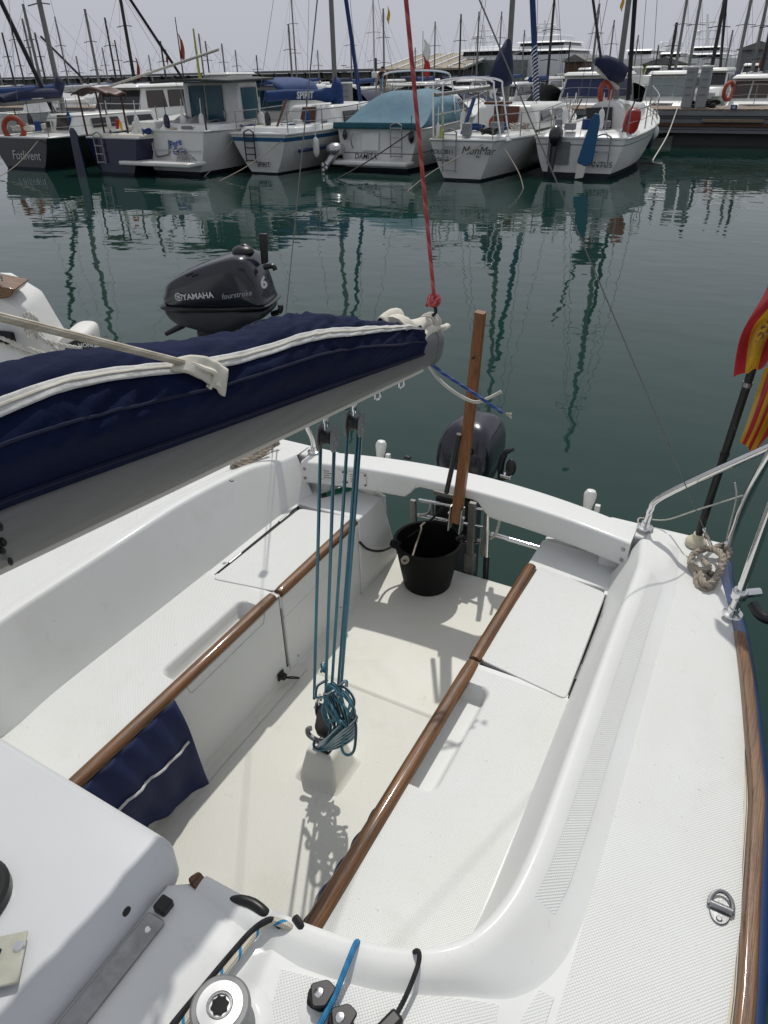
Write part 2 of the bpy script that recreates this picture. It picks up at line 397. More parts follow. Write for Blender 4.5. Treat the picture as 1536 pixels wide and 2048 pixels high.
patch([(.915, -.3, 1.15, -.3), (.925, .37, 1.163, .34), (.96, .415, 1.14, .39)], 12, 20).build('nonskid_panel', G['ns'], BOAT)
patch([(.91, .6, 1.165, .6), (.90, 2.02, 1.07, 1.95)], 14, 40, sx=-1).build('nonskid_panel', G['ns'], BOAT)
# --- coaming: rounded ridge that turns across the front of the cockpit
path = spline([V(x, y, 0) for x, y in PATH], 7)
for sx in (1, -1):
    rings = []; N = len(path)
    for i, q in enumerate(path):
        t = path[min(i+1, N-1)]-path[max(i-1, 0)]; t /= np.linalg.norm(t); nrm = V(-t[1], t[0], 0)
        wf = sst(.15, .9, -t[0]); y = q[1]; aft = sst(1.95, 2.25, y)
        zr = (dz(y)+.052-.035*aft)*(1-wf)+.988*wf
        o1 = q+nrm*(.115*(1-wf)+.055*wf); zt = topz(abs(o1[0]), o1[1])
        inn = -.092*(1-wf)-.03*wf
        prof = fillet([(inn-.012, .66), (inn, .70, .012), (-.012, zr, .026), (.022, zr-.003, .022), (.082*(1-wf)+.036*wf, (zr-.038*(1-aft))*(1-wf)+(zr-.008)*wf, .016), (.118*(1-wf)+.056*wf, zt+.0005, .02), (.135*(1-wf)+.07*wf, zt-.004)], 5)
        rings.append([V(sx*(q[0]+nrm[0]*o), q[1]+nrm[1]*o, z) for o, z in prof])
    np_ = len(rings[0])
    def mif(i, k):
        o = k
        w_ = path[min(i+1, N-1)]-path[max(i-1, 0)]; w_ = -w_[0]/np.linalg.norm(w_)
        return 1 if (18 < k < 20 and w_ < .35 and i > 9) else 0
    mb = MB().loft(rings if sx < 0 else [r_[::-1] for r_ in rings], False)
    mb.build('coaming', G['gel'], BOAT, 55)
# non-skid strip on the outer slope of the port coaming
def strip(u, v):
    y = .79+1.22*u; x = interp(y, [q[1] for q in PATH[::-1]], [q[0] for q in PATH[::-1]]); zr = dz(y)+.052-.035*sst(1.95, 2.25, y)
    o = .034+.042*v; z = zr-.004+(o-.022)/.06*(-.034)+.0022
    return V(x+o, y, z)
MB().grid(strip, 90, 4).build('coaming_strip', G['ns'], BOAT)
# --- cockpit floor
mb = MB().grid(lambda u, v: V(-.375+.75*u, .50+1.15*v, .30), 4, 6); mb.build('cockpit_floor', G['ns_floor'], BOAT)
mb = MB()
rg = fillet([(1.645, .298), (1.662, .306, .008), (1.70, .304, .01), (2.515, .304, .02), (2.535, .29, .01), (2.535, .12)], 4)
mb.loft([[V(-.37, y, z) for y, z in rg], [V(.37, y, z) for y, z in rg]], False); mb.build('floor_aft_section', G['floor'], BOAT, 50)
mb = MB(); fn = []
for sx in (1, -1):     # rounded foot of each bench side
    pr = fillet([(.372, .345), (.371, .3035, .03), (.325, .3032)], 6)
    mb.loft([[V(sx*x, y, z) for x, z in (pr if sx > 0 else pr[::-1])] for y in (.5, 2.15)], False)
mb.build('floor_cove', G['floor'], BOAT, 80)
# --- mainsheet post
def sq(h, z, r_, c=(0, 1.295)): return [V(c[0]+p[0], c[1]+p[1], z) for p in rpoly([(-h, -h), (h, -h), (h, h), (-h, h)], r_)]
mb = MB().loft([sq(.088, .3005, .03), sq(.079, .305, .025), sq(.070, .32, .02), sq(.052, .405, .016), sq(.047, .415, .014), sq(.038, .419, .01)])
mb.build('mainsheet_post', G['floor'], BOAT, 60)
# --- benches
def bench(sx):
    x0, x1, y0, y1 = .368, .72, .52, 1.592
    def rec(x, y):
        dx = max(abs(x-.385)-.062, 0); dy = max(abs(y-1.30)-.175, 0); return sst(.034, .012, math.hypot(dx, dy))
    nu, nv = 59, 178; mb = MB()
    fn = lambda u, v: V(sx*(x0+(x1-x0)*u), y0+(y1-y0)*v, .70-.055*rec(x0+(x1-x0)*u, y0+(y1-y0)*v))
    if sx < 0: fn_ = lambda u, v: fn(1-u, v)
    else: fn_ = fn
    def mif(u, v):
        u = 1-u if sx < 0 else u; x, y = x0+(x1-x0)*u, y0+(y1-y0)*v
        return 0 if rec(x, y) > .002 or x > .705 or x < .405 or y > 1.575 else 1
    mb.grid(fn_, nu, nv, mif=mif)
    b = mb.build('bench_seat', [G['gel'], G['ns']], BOAT, 60)
    # locker rim below the lid
    MB().box((sx*.555, 1.885, .66), (.30, .58, .036)).build('locker_rim', G['seal'], BOAT)
    MB().box((sx*.388, 1.883, .664), (.03, .575, .066)).build('locker_lip', G['gel'], BOAT)
    ya, yb = (1.60, 2.175)
    poly = [(.398, ya+.012), (.690, ya-.03), (.672, yb-.04), (.410, yb+.012)] if sx > 0 else [(.392, ya), (.650, ya-.045), (.640, yb-.05), (.400, yb-.01)]
    poly = rpoly(poly, .022); poly = [(sx*x, y) for x, y in poly]; poly = poly if sx > 0 else poly[::-1]
    lid = MB().loft([[V(x, y, .682) for x, y in poly], [V(x, y, .7035) for x, y in poly]]).build('locker_lid', G['ns'], BOAT, 40, bevel=.003)
    xa = .698 if sx > 0 else .660
    for y in (1.70, 2.03):
        MB().tube([V(sx*(xa-.003), y-.036, .7015), V(sx*(xa-.003), y+.036, .7015)], .0055, 8).build('hinge', G['steel_b'], lid)
    MB().box((sx*(xa-.001), 1.86, .6985), (.009 if sx > 0 else .005, .56, .003)).build('seal', G['seal'], lid)
    # fixed margin round the lid
    MB().prism([(sx*a, b_) for a, b_ in ((.664, 2.13), (.72, 2.13), (.72, 2.155), (.664, 2.155))][::sx], .66, .698).build('bench_end', G['gel'], BOAT, bevel=.003)
    MB().prism([(sx*a, b_) for a, b_ in ((.7005 if sx > 0 else .664, 1.55), (.735, 1.55), (.735, 2.16), (.7005 if sx > 0 else .664, 2.16))][::sx], .66, .6985).build('bench_margin', G['gel'], BOAT)
    # bench front: forward wall and aft locker front, 4 mm joint between
    MB().box((sx*.379, 1.06, .49), (.016, 1.06, .385)).build('bench_front', G['gel'], BOAT, bevel=.004)
    MB().box((sx*.376, 1.878, .492), (.018, .55, .378)).build('locker_front', G['gel'], BOAT, bevel=.005)
    MB().box((sx*.374, 1.878, .585), (.016, .552, .003)).build('joint', G['floor'], BOAT)
bench(1); bench(-1)
for y, z in ((1.66, .35), (1.98, .36)): MB().lathe([(.004, 0), (.004, .002)], (-.3668, y, z), 10, (1, 0, 0)).build('screw', G['steel_b'], BOAT)
# seat trims
def trim(sx, ya, yb, x):
    ys = np.linspace(ya, yb, 24); rr = [.0215]*24; rr[0] = rr[-1] = .019
    mb = MB().tube([V(sx*x, y, .699) for y in ys], rr, 14, ell=(1.03, .86))
    return mb.build('seat_trim', G['wood'], BOAT, 50)
trim(1, .48, 1.588, .385); trim(1, 1.604, 2.17, .384); trim(-1, .48, 1.572, .385); trim(-1, 1.600, 2.14, .378)
# drain plug with strap on the starboard bench front
d0 = P(560, 1350, x=-.37)
pl = MB().box(d0+V(.004, 0, 0), (.006, .036, .036)).build('drain_plate', G['blk'], BOAT, bevel=.002)
MB().lathe([(.016, 0), (.014, .018), (.009, .022)], d0+V(.006, 0, 0), 14, (1, 0, 0)).build('drain_plug', G['blk'], pl)
MB().tube(spline([d0+V(.02, .0, -.004), d0+V(.05, .012, -.006), d0+V(.062, .035, -.02), d0+V(.05, .045, -.03), d0+V(.03, .03, -.022), d0+V(.02, .008, -.01)], 5), .0028, 6).build('strap', G['blk'], pl)
# hanging cloth pockets below the seat trims
def pocket(sx, y0, y1, zb, bulge, name, lab):
    def fn(u, v):
        y = y0+(y1-y0)*u; z = .69-(.69-zb)*v*(1+.04*math.sin(9*u)+.10*u*u); s_ = math.sin(math.pi*min(v*1.15, 1))
        o = bulge*(s_*.6+v*.55)*(.85+.15*math.sin(3+7*u))*(1-.3*u)+.007*math.sin(24*u+3*v)*v+.004*math.sin(41*u-8*v)
        return V(sx*(.362-o-.03*v*u**6), y+.012*v*u*u, z)
    t = thing(name, lab, 'storage pocket', (sx*.33, (y0+y1)/2, zb))
    MB().grid(fn, 30, 24).build('cloth', G['navy2'], t, 180, solid=.004)
    MB().tube([fn(u, .42)+V(-sx*.006, 0, 0) for u in np.linspace(.0, .97, 24)], .0045, 6).build('zip', G['zip'], t)
    return t
pocket(-1, .50, 1.035, .36, .05, 'cloth_pocket', 'navy cloth pocket with grey zip under the left seat trim')
pocket(1, .50, 1.0, .42, .06, 'cloth_pocket', 'navy cloth pocket peeping out under the right seat trim')
# --- transom beam across the stern
rings = []; nb = 60
for i in range(nb+1):
    s_ = -1+2*i/nb; x = -.70+1.41*i/nb; bow = 1-s_*s_; yf = 2.238+.085*bow; yb = yf+.125+.02*bow; zt = .862+.010*bow
    zb = zt-.108; notch = sst(-.235, -.165, x)*(1-sst(.085, .155, x)); zb += .062*notch
    pr = rpoly([(yf, zb), (yb, zb), (yb, zt), (yf, zt)], .018, 4)
    rings.append([V(x, y, z) for y, z in pr])
beam = MB().loft(rings).build('transom_beam', G['gel'], BOAT, 50)
patch_y = lambda x: 2.238+.085*(1-((x-.005)/.705)**2)
for x in (-.683, .690):
    for z in (.83, .785): MB().lathe([(.0075, 0), (.0065, .003), (.003, .0035)], (x, patch_y(x)-.001, z), 12, (0, -1, 0)).build('screw', G['steel_b'], beam)
for xa, xb in ((-.612, -.50), (-.492, -.40)):
    xm = (xa+xb)/2; ya, yb = patch_y(xa), patch_y(xb); a = V(xa, ya-.003, .818); b = V(xb, yb-.003, .818)
    pl = MB().bar(a, b, .003, .062).build('maker_plate', G['plate'], beam, bevel=.001)
    ex = (b-a)/np.linalg.norm(b-a); up = V(0, 0, 1); o = a-V(0, .003, 0)
    for u_ in (.04, .96):
        for z in (-.024, .024): MB().lathe([(.0045, 0), (.004, .003)], a+(b-a)*u_+V(0, -.002, z), 10, (0, -1, 0)).build('rivet', G['blk'], pl)
    mb = MB()
    for k in range(4): mb.bar(a+ex*.02+V(0, -.0022, .018-.011*k), a+ex*(.06 if k % 2 else .045)+V(0, -.0022, .018-.011*k), .001, .0022)
    mb.build('engraving', G['decal_k'], pl)
# joint lines on the beam ends, quarter mouldings
for sx in (1, -1):
    mb = MB(); pr = fillet([(2.16, .20), (2.535, .20), (2.50, .33, .03), (2.385, .66, .03), (2.375, .7015, .02), (2.16, .7015)], 4)
    mb.loft([[V(sx*x, y, z) for y, z in (pr if sx < 0 else pr[::-1])] for x in (.366, 1.0)], True)
    mb.build('stern_quarter', G['gel'], BOAT, 40, bevel=.006)
    mb = MB(); pr = [(2.30, .69), (2.40, .69), (2.41, .855), (2.31, .855)]
    mb.loft([[V(sx*x, y, z) for y, z in (pr if sx < 0 else pr[::-1])] for x in (.60, 1.0)], True); mb.build('transom_wall', G['gel'], BOAT, bevel=.01)
# --- hull below the deck edge
for sx in (1, -1):
    rings = []
    for y in np.linspace(-1.2, 2.42, 30):
        e = edge(y); z = dz(y); yy = y-.10*sst(1.9, 2.4, y)
        rg = [V(sx*a, yy+c, b) for a, b, c in ((e-.02, z-.004, 0), (e+.002, z-.008, 0), (e+.03, z-.028, 0), (e+.034, z-.06, 0), (e+.022, z-.085, 0), (e+.01, .5, .03), (e-.06, .2, .06), (e-.25, -.1, .09), (e-.6, -.3, .09))]
        rings.append(rg[::-1] if sx > 0 else rg)
    MB().loft(rings, False).build('hull_side', G['blue_hull'], BOAT, 60)
MB().prism([(-1.0, .84), (1.0, .84), (1.0, .3), (.9, 0), (.6, -.25), (-.6, -.25), (-.9, 0), (-1.0, .3)], 2.34, 2.36, 'y')
mb = MB()
for sx in (1, -1): mb.prism([(sx*a, b) for a, b in ((.37, .69), (1.01, .84), (1.03, .4), (.9, .0), (.37, -.2))][::-sx], 2.395, 2.41, 'y')
mb.prism([(-.37, .285), (.37, .285), (.37, -.2), (-.37, -.2)][::-1], 2.50, 2.52, 'y')
mb.build('transom_skin', G['gel'], BOAT)
# --- toe rail
ys = np.linspace(1.84, -.9, 60)
mb = MB(); rings = []
for i, y in enumerate(ys):
    e = edge(y)-.009; z = dz(y)-.003; h = .030*(1-.35*sst(.06, 0, i/60)); wd = .0165
    rings.append([V(e+a, y, z+b) for a, b in rpoly([(-wd, 0), (wd, 0), (wd*.8, h), (-wd*.8, h)], .007, 3)])
mb.loft(rings).build('toe_rail', G['wood_toe'], BOAT, 50)
rings = [[V(-edge(y)+.009+a, y, dz(y)-.003+b) for a, b in [(-.0165, 0), (.0165, 0), (.013, .03), (-.013, .03)]] for y in ys]
MB().loft(rings).build('toe_rail', G['wood_toe'], BOAT, 50)
# bead of old sealant along the toe rail
MB().tube([V(edge(y)-.030, y, dz(y)-.003) for y in np.linspace(1.82, -.5, 40)], .0045, 6, ell=(1, 1)).build('sealant_bead', G['cream_p'], BOAT)
# --- folding pad eye
c = P(1440, 1822, z=.934)
pe = MB().prism([(c[0]+.024*math.cos(a)*.8, c[1]+.028*math.sin(a)) for a in np.linspace(0, 2*math.pi, 24, False)], .929, .936).build('pad_eye', G['steel_b'], BOAT, bevel=.0015)
MB().tube([V(c[0]-.02, c[1]+.004, .939), V(c[0]+.02, c[1]+.004, .939)], .0075, 10).build('hinge_barrel', G['steel_b'], pe)
MB().tube(spline([V(c[0]+.021*math.cos(a), c[1]+.006+.030*math.sin(a), .939+.004*math.sin(a)) for a in np.linspace(-.15, math.pi+.15, 9)], 4), .0042, 8).build('ring', G['steel_b'], pe)
MB().lathe([(.006, 0), (.004, .002)], c+V(0, -.018, .0025), 10).build('screw', G['steel_b'], pe)
# --- stern rails (stainless)
def foot(p, parent): MB().lathe([(.030, 0), (.028, .005), (.017, .009), (.015, .024)], p, 18).build('rail_foot', G['steel'], parent)
b1 = P(1290, 1055, z=.868); b2 = P(1465, 1228, z=.915); b3 = P(1448, 1112, z=.872)
pts = spline([b1, b1+V(.005, 0, .055), P(1302, 1018, y=2.36), P(1330, 990, y=2.34), P(1536, 895, y=2.22), P(1800, 772, y=2.1)], 6)
r1 = MB().tube(pts, .0125, 12).build('stern_rail', G['steel'], BOAT); foot(b1, r1)
q = P(1500, 1130, y=b2[1]); q2 = b2+(q-b2)*2.9
r2 = MB().tube([b2, q2], .0125, 12).build('rail_stanchion', G['steel'], BOAT); foot(b2, r2)
MB().tube(spline([b3, P(1468, 1060, y=2.31), P(1490, 1000, y=2.28), P(1536, 915, y=2.2), P(1640, 740, y=2.1)], 5), .0125, 12).build('rail_stanchion', G['steel'], BOAT)
MB().tube([b3, P(1500, 1000, y=2.33), P(1560, 880, y=2.31)], .003, 8).build('lashing', G['wire'], BOAT)
bl = P(628, 903, z=.868)
r3 = MB().tube(spline([bl, bl+V(0, 0, .05), P(618, 862, y=bl[1]-.01), P(600, 835, y=bl[1]-.03), P(520, 780, y=bl[1]-.1)], 6), .0115, 12).build('stern_rail', G['steel'], BOAT); foot(bl, r3)
# clamp with a black fitting on the stanchion
k0 = b2+(q-b2)*.42
cl = MB().lathe([(.019, -.016), (.022, -.012), (.022, .012), (.019, .016)], k0, 14, (q-b2)).build('rail_clamp', G['steel'], BOAT)
MB().tube([k0, k0+V(.05, .035, 0)], .014, 12).build('clamp_arm', G['steel'], cl)
MB().tube(spline([k0+V(.04, .0, -.02), k0+V(.07, -.03, -.035), k0+V(.12, -.035, -.03), k0+V(.2, -.02, -.01)], 5), .016, 10).build('clamp_holder', G['blk'], cl)
# --- thin whip of line by the stern rail
MB().tube(spline([P(1278, 1050, z=.872), P(1280, 1036, z=.885), P(1330, 1040, z=.89), P(1400, 1018, y=2.30), P(1505, 985, y=2.27)], 6), .0028, 6).build('thin_line', G['rope_w'], BOAT)
MB().tube(spline([P(1470, 965, y=2.28), P(1472, 1000, y=2.28), P(1455, 1070, y=2.29), P(1452, 1100, z=.875)], 6), .0028, 6).build('thin_line', G['rope_w'], BOAT)
# --- white stern lamps
for px, py, y in ((762, 893, 2.50), (1180, 993, 2.50)):
    c = P(px, py, y=y)
    lm = MB().lathe([(.014, -.08), (.017, -.05), (.021, -.025), (.025, .0), (.024, .014), (.017, .026), (.006, .030)], c, 18, (.05, .12, 1)).build('stern_lamp', G['white_p'], BOAT)
    MB().box(c+V(.035, .0, -.045), (.02, .02, .03)).build('lamp_bracket', G['white_p'], lm, bevel=.002)
MB().box(P(815, 915, y=2.49), (.03, .02, .014)).build('stern_fairlead', G['blk'], BOAT, bevel=.004)
# vent dot in the starboard coaming
MB().lathe([(.009, 0), (.007, .003)], P(463, 961, z=.968), 12, (.3, 0, 1)).build('coaming_drain', G['blk'], BOAT)
# green flask wedged under the beam
t = thing('flask', 'green and black flask lying under the left end of the transom beam', 'flask', P(640, 1000, y=2.27))
a, b = P(640, 998, y=2.25), P(680, 985, y=2.33)
MB().lathe([(.0, 0), (.022, .004), (.022, .03)], a, 14, b-a).build('cap', G['blk'], t)
MB().lathe([(.021, .03), (.021, .14), (.012, .16)], a, 14, b-a).build('bottle', G['green_p'], t)
# --- companionway: sliding hatch, slide rail, cabin top trims
HX1 = .222
poly = rpoly([(-.50, -.9), (HX1-.012, -.9), (HX1, .40), (.205, .527), (-.50, .545)], .05, 6)
def hz(x, y): return 1.062+.012*(1-min(1, abs(x+.14)/.36)**2)-.004
rings = [[V(x, y, .985) for x, y in poly], [V(x, y, hz(x, y)-.022) for x, y in poly]]
cx_, cy_ = -.14, -.2
def ins(k, h): return [V(x+(cx_-x)*k*.5/abs(x-cx_+1e-9)*0+((-1 if x > cx_ else 1)*k if abs(x-cx_) > k else 0), y-(k if y > 0 else -k), hz(x, y)+h) for x, y in poly]
rings += [ins(.004, -.012), ins(.012, -.003), ins(.022, 0)]
ht = MB().loft(rings, cap1=True).build('sliding_hatch', G['gel_grey'], BOAT, 60)
MB().lathe([(.0085, 0), (.0085, .003), (.004, .004)], P(252, 1822, x=HX1+.001), 14, (1, 0, 0)).build('hatch_plug', G['blk'], ht)
# hump of the cabin top beside the hatch
rings = []
for y in np.linspace(-.9, .515, 30):
    e = sst(.515, .46, y); h = 1.026
    pr = fillet([(.206, .93), (.216, h*e+.955*(1-e), .012), (.275, h*e+.955*(1-e), .03), (.345, (.998)*e+.955*(1-e), .04), (.44, .975), (.52, .97)], 5)
    rings.append([V(x, y, z) for x, z in pr][::-1])
MB().loft(rings, False).build('hatch_garage', G['gel'], BOAT, 60)
mb = MB().prism(rpoly([(.2285, -.9), (.268, -.9), (.268, .41), (.2285, .41)], .006), 1.026, 1.0335)
sr = mb.build('slide_rail', G['steel_b'], BOAT, bevel=.0015)
for y in (.385, .20, .02): MB().lathe([(.006, 0), (.0045, .0015)], (.250, y, 1.0335), 12).build('screw', G['steel'], sr)
MB().box((.245, .43, 1.031), (.026, .028, .022)).build('rail_stop', G['blk'], sr, bevel=.004)
MB().prism(rpoly([(.215, .512), (.245, .50), (.258, .525), (.225, .535)], .008), .93, .975).build('companionway_trim', G['wood'], BOAT, bevel=.003)
# compass and its plate on the hatch
c = P(-66, 1795, z=1.072)
cp = MB().lathe([(.072, -.01), (.072, .008), (.066, .014), (.058, .014)], c, 36, capt=False).build('compass', G['blk'], BOAT)
MB().lathe([(.058, .010), (.045, .022), (.02, .03), (.002, .032)], c, 30).build('glass', G['lens'], cp)
c = P(-8, 1925, z=1.072)
M_ = np.array([[math.cos(.72), -math.sin(.72), 0], [math.sin(.72), math.cos(.72), 0], [0, 0, 1]])
pp = MB().box(c, (.085, .085, .006), M=M_).build('instrument_plate', G['plate_p'], BOAT, bevel=.003)
MB().lathe([(.010, 0), (.008, .004), (.003, .0045)], P(38, 1893, z=1.075), 14).build('screw', G['steel'], pp)
MB().lathe([(.026, 0), (.024, .006)], c+V(-.02, -.005, .003), 6).build('hexagon_boss', G['navy2'], pp)
# --- winch on its pad
wc = P(440, 2012, z=1.06); wc = V(wc[0], wc[1], 0)
MB().lathe([(.085, .955), (.082, .972), (.066, .984), (.05, .986)], wc, 36).build('winch_pad', G['gel'], BOAT, 80)
wn = MB().lathe([(.047, .984), (.047, .992), (.040, .998), (.031, 1.012), (.030, 1.035), (.037, 1.046), (.0475, 1.050), (.0475, 1.058), (.044, 1.061)], wc, 40).build('winch', G['grey_p'], BOAT, 35)
MB().lathe([(.037, 1.0612), (.036, 1.0635), (.021, 1.064), (.0195, 1.062)], wc, 40, capt=False).build('winch_cap', mat('satin_winch_cap', (.72, .72, .72), .38, .85), wn)
star = [((.0125 if k % 2 else .0155)*math.cos(k*math.pi/8), (.0125 if k % 2 else .0155)*math.sin(k*math.pi/8)) for k in range(16)]
MB().lathe([(.0195, 1.0605), (.0195, 1.0635), (.0165, 1.0635)], wc, 30, capt=False).build('socket_ring', G['steel_b'], wn)
MB().prism([(wc[0]+a*.95, wc[1]+b*.95) for a, b in star], 1.0600, 1.0642).build('winch_socket', G['blk_m'], wn)
# --- line clutches and guides near the bottom edge
def guide(px, py, name='line_guide'):
    c = P(px, py, z=1.0); c = V(c[0], c[1], topz(c[0], c[1]))
    g = MB().lathe([(.022, .0), (.022, .006), (.015, .010), (.0145, .016), (.019, .019), (.0195, .0225), (.017, .0245)], c, 20).build(name, G['blk_m'], BOAT, 25)
    MB().prism([(c[0]+a_*math.cos(.6)-b_*math.sin(.6), c[1]+a_*math.sin(.6)+b_*math.cos(.6)) for a_, b_ in rpoly([(-.012, -.02), (.010, -.022), (.030, .004), (.016, .020), (-.014, .016)], .006)], c[2]+.0247, c[2]+.0305).build('pawl', G['blk'], g, bevel=.002)
    MB().lathe([(.0085, .0305), (.007, .033), (.002, .0335)], c, 12).build('screw', G['steel'], g); return c
g1 = guide(638, 1988); g2 = guide(680, 2038)
MB().ball(V(g1[0]+.002, g1[1]-.02, topz(.56, .44)-.022), (.045, .05, .03), 20, 10).build('guide_pad', G['gel'], BOAT)
c = P(775, 2036, z=.99); rot = .35
MB().box(V(c[0], c[1]-.03, .985), (.026, .09, .035), rz=-rot).box(V(c[0]+.006, c[1]-.055, .995), (.03, .04, .03), rz=-rot).build('jammer', G['blk'], BOAT, bevel=.006)
# black folding handle peeping over the ridge by the companionway
hd = P(500, 1808, z=.985)
MB().tube(spline([P(450, 1800, z=.975), P(478, 1800, z=.985), P(505, 1808, z=.985), P(530, 1828, z=.98), P(540, 1850, z=.96)], 5), [.55*q_ for q_ in (.008, .009, .011, .013, .015, .017, .018, .018, .019, .019, .02, .02, .02, .02, .02, .02, .019, .018, .016, .014, .01)], 12).build('winch_handle_grip', G['blk'], BOAT)
MB().tube(spline([P(590, 1836, z=.985), P(600, 1850, z=.985), P(606, 1872, z=.97)], 5), .008, 8).build('cleat_horn', G['blk'], BOAT)

def rope(name, label, pts, r, m_, n=8, k=6, cat='rope', group=None, ell=None):
    pts = spline(pts, k); base = pts[0]
    t = MB().tube([q for q in pts], r, n, ell=ell)
    o = t.build(name, m_); d_ = np.array(base); o.data.transform(Matrix.Translation(Vector(-d_))); o.location = tuple(d_)
    tag(o, label, cat, group); return o
# ropes led over the ridge to the winch
def onridge(px, py, lift=.0): return P(px, py, z=.99+lift)
rope('halyard_rope', 'cream rope with blue flecks led over the coaming to the winch', [P(588, 1862, z=.97), P(572, 1850, z=.992), P(545, 1842, z=.999), P(520, 1856, z=.999), P(480, 1905, z=1.0), P(440, 1955, z=1.002), P(395, 2010, z=1.008), P(360, 2060, z=1.012)], .0072, G['rope_wb'], 12)
rope('halyard_rope', 'black rope beside the flecked cream rope at the winch', [P(560, 1852, z=.985), P(540, 1840, z=1.003), P(505, 1862, z=1.004), P(455, 1918, z=1.004), P(405, 1978, z=1.006), P(350, 2045, z=1.012), P(330, 2075, z=1.012)], .0062, G['rope_k'], 10)
rope('control_line', 'bright blue line running over the front coaming to a black guide', [P(716, 1900, z=.93), P(715, 1884, z=.985), P(708, 1895, z=1.003), P(690, 1940, z=1.003), P(668, 1995, z=.998), P(640, 2050, z=.995), P(620, 2090, z=.99)], .0052, G['rope_b'], 10)
rope('control_line', 'thin black line running over the front coaming to a jammer', [P(822, 1918, z=.95), P(830, 1903, z=.99), P(838, 1905, z=1.003), P(836, 1930, z=1.002), P(815, 1985, z=.998), P(795, 2025, z=.996), P(775, 2060, z=.995)], .0042, G['rope_k'], 10)

# ================================================================ water
mb = MB(); mb.grid(lambda u, v: V(-900+1800*u, -400+2400*v, 0), 2, 2)
wm = bpy.data.materials.new('harbour_water'); wm.use_nodes = True; t = wm.node_tree; b = t.nodes['Principled BSDF']
b.inputs['Base Color'].default_value = (.0095, .033, .0255, 1); b.inputs['Roughness'].default_value = .025; b.inputs['IOR'].default_value = 1.333; b.inputs['Specular IOR Level'].default_value = .5
tc = t.nodes.new('ShaderNodeTexCoord')
def wnoise(scale, rot, dist, prev, detail=2, sxy=(1, 1)):
    mp = t.nodes.new('ShaderNodeMapping'); mp.inputs['Scale'].default_value = (sxy[0], sxy[1], 1); mp.inputs['Rotation'].default_value = (0, 0, R(rot)); t.links.new(tc.outputs['Object'], mp.inputs[0])
    n = t.nodes.new('ShaderNodeTexNoise'); n.inputs['Scale'].default_value = scale; n.inputs['Detail'].default_value = detail; n.inputs['Roughness'].default_value = .45; t.links.new(mp.outputs[0], n.inputs['Vector'])
    bp = t.nodes.new('ShaderNodeBump'); bp.inputs['Strength'].default_value = 1; bp.inputs['Distance'].default_value = dist; t.links.new(n.outputs['Fac'], bp.inputs['Height'])
    if prev: t.links.new(prev, bp.inputs['Normal'])
    return bp.outputs[0]
nn = wnoise(.5, 20, .017, None, 1, (1, 1)); nn = wnoise(2.2, -25, .0050, nn, 1, (.8, 1.3)); nn = wnoise(6.5, 35, .0008, nn, 1)
t.links.new(nn, b.inputs['Normal'])
wat = mb.build('water', wm); wat['kind'] = 'structure'

# ================================================================ boom, sail cover, mainsheet
BA = P(0, 1052, x=.078); BE = P(862, 688, y=1.82); bd = (BE-BA)/np.linalg.norm(BE-BA); BLEN = np.linalg.norm(BE-BA)
bside = np.cross(bd, V(0, 0, 1)); bside /= np.linalg.norm(bside); bup = np.cross(bside, bd)     # bside points to the right of the boat
def bp_(s_, x=0, z=0): return BA+bd*s_+bside*x+bup*z
BH, BW = .055, .037
boom = thing('boom', 'grey aluminium boom crossing above the cockpit', 'boom', BE)
rings = []
for s_ in [-2.2, -1, 0, .4, .8, BLEN-.03]:
    rings.append([bp_(s_, x, z) for x, z in rpoly([(-BW*.75, -BH), (BW*.75, -BH), (BW, -BH*.2), (BW, BH*.6), (BW*.4, BH), (-BW*.4, BH), (-BW, BH*.6), (-BW, -BH*.2)], .022, 3)])
MB().loft(rings).build('spar', G['alu'], boom, 40)
rings = []
for k, (s_, sc) in enumerate([(BLEN-.030, 1.04), (BLEN-.004, 1.04), (BLEN+.012, .95), (BLEN+.020, .7)]):
    rings.append([bp_(s_-.0*z, x*sc, z*sc) for x, z in rpoly([(-BW*.75, -BH), (BW*.75, -BH), (BW, -BH*.2), (BW, BH*.6), (BW*.4, BH), (-BW*.4, BH), (-BW, BH*.6), (-BW, -BH*.2)], .022, 3)])
MB().loft(rings).build('end_fitting', G['alu'], boom, 40)
MB().bar(bp_(-1.2, 0, -BH-.006), bp_(BLEN-.06, 0, -BH-.006), .022, .012).build('luff_groove', G['rope_w'], boom, bevel=.003)
for s_ in (BLEN-.30, BLEN-.17):
    MB().tube(spline([bp_(s_-.012, 0, -BH-.008), bp_(s_-.012, 0, -BH-.03), bp_(s_+.012, 0, -BH-.03), bp_(s_+.012, 0, -BH-.008)], 4), .003, 8).build('eye', G['steel'], boom)
# reef number marks near the left edge
mb = MB()
for k in range(7): mb.ball(bp_(-.03+.012*math.sin(k*2.3), BW+.001, -.02-.011*k+.05), (.006+.003*math.sin(k*5), .004, .007), 8, 5)
mb.build('mark', G['blk'], boom)
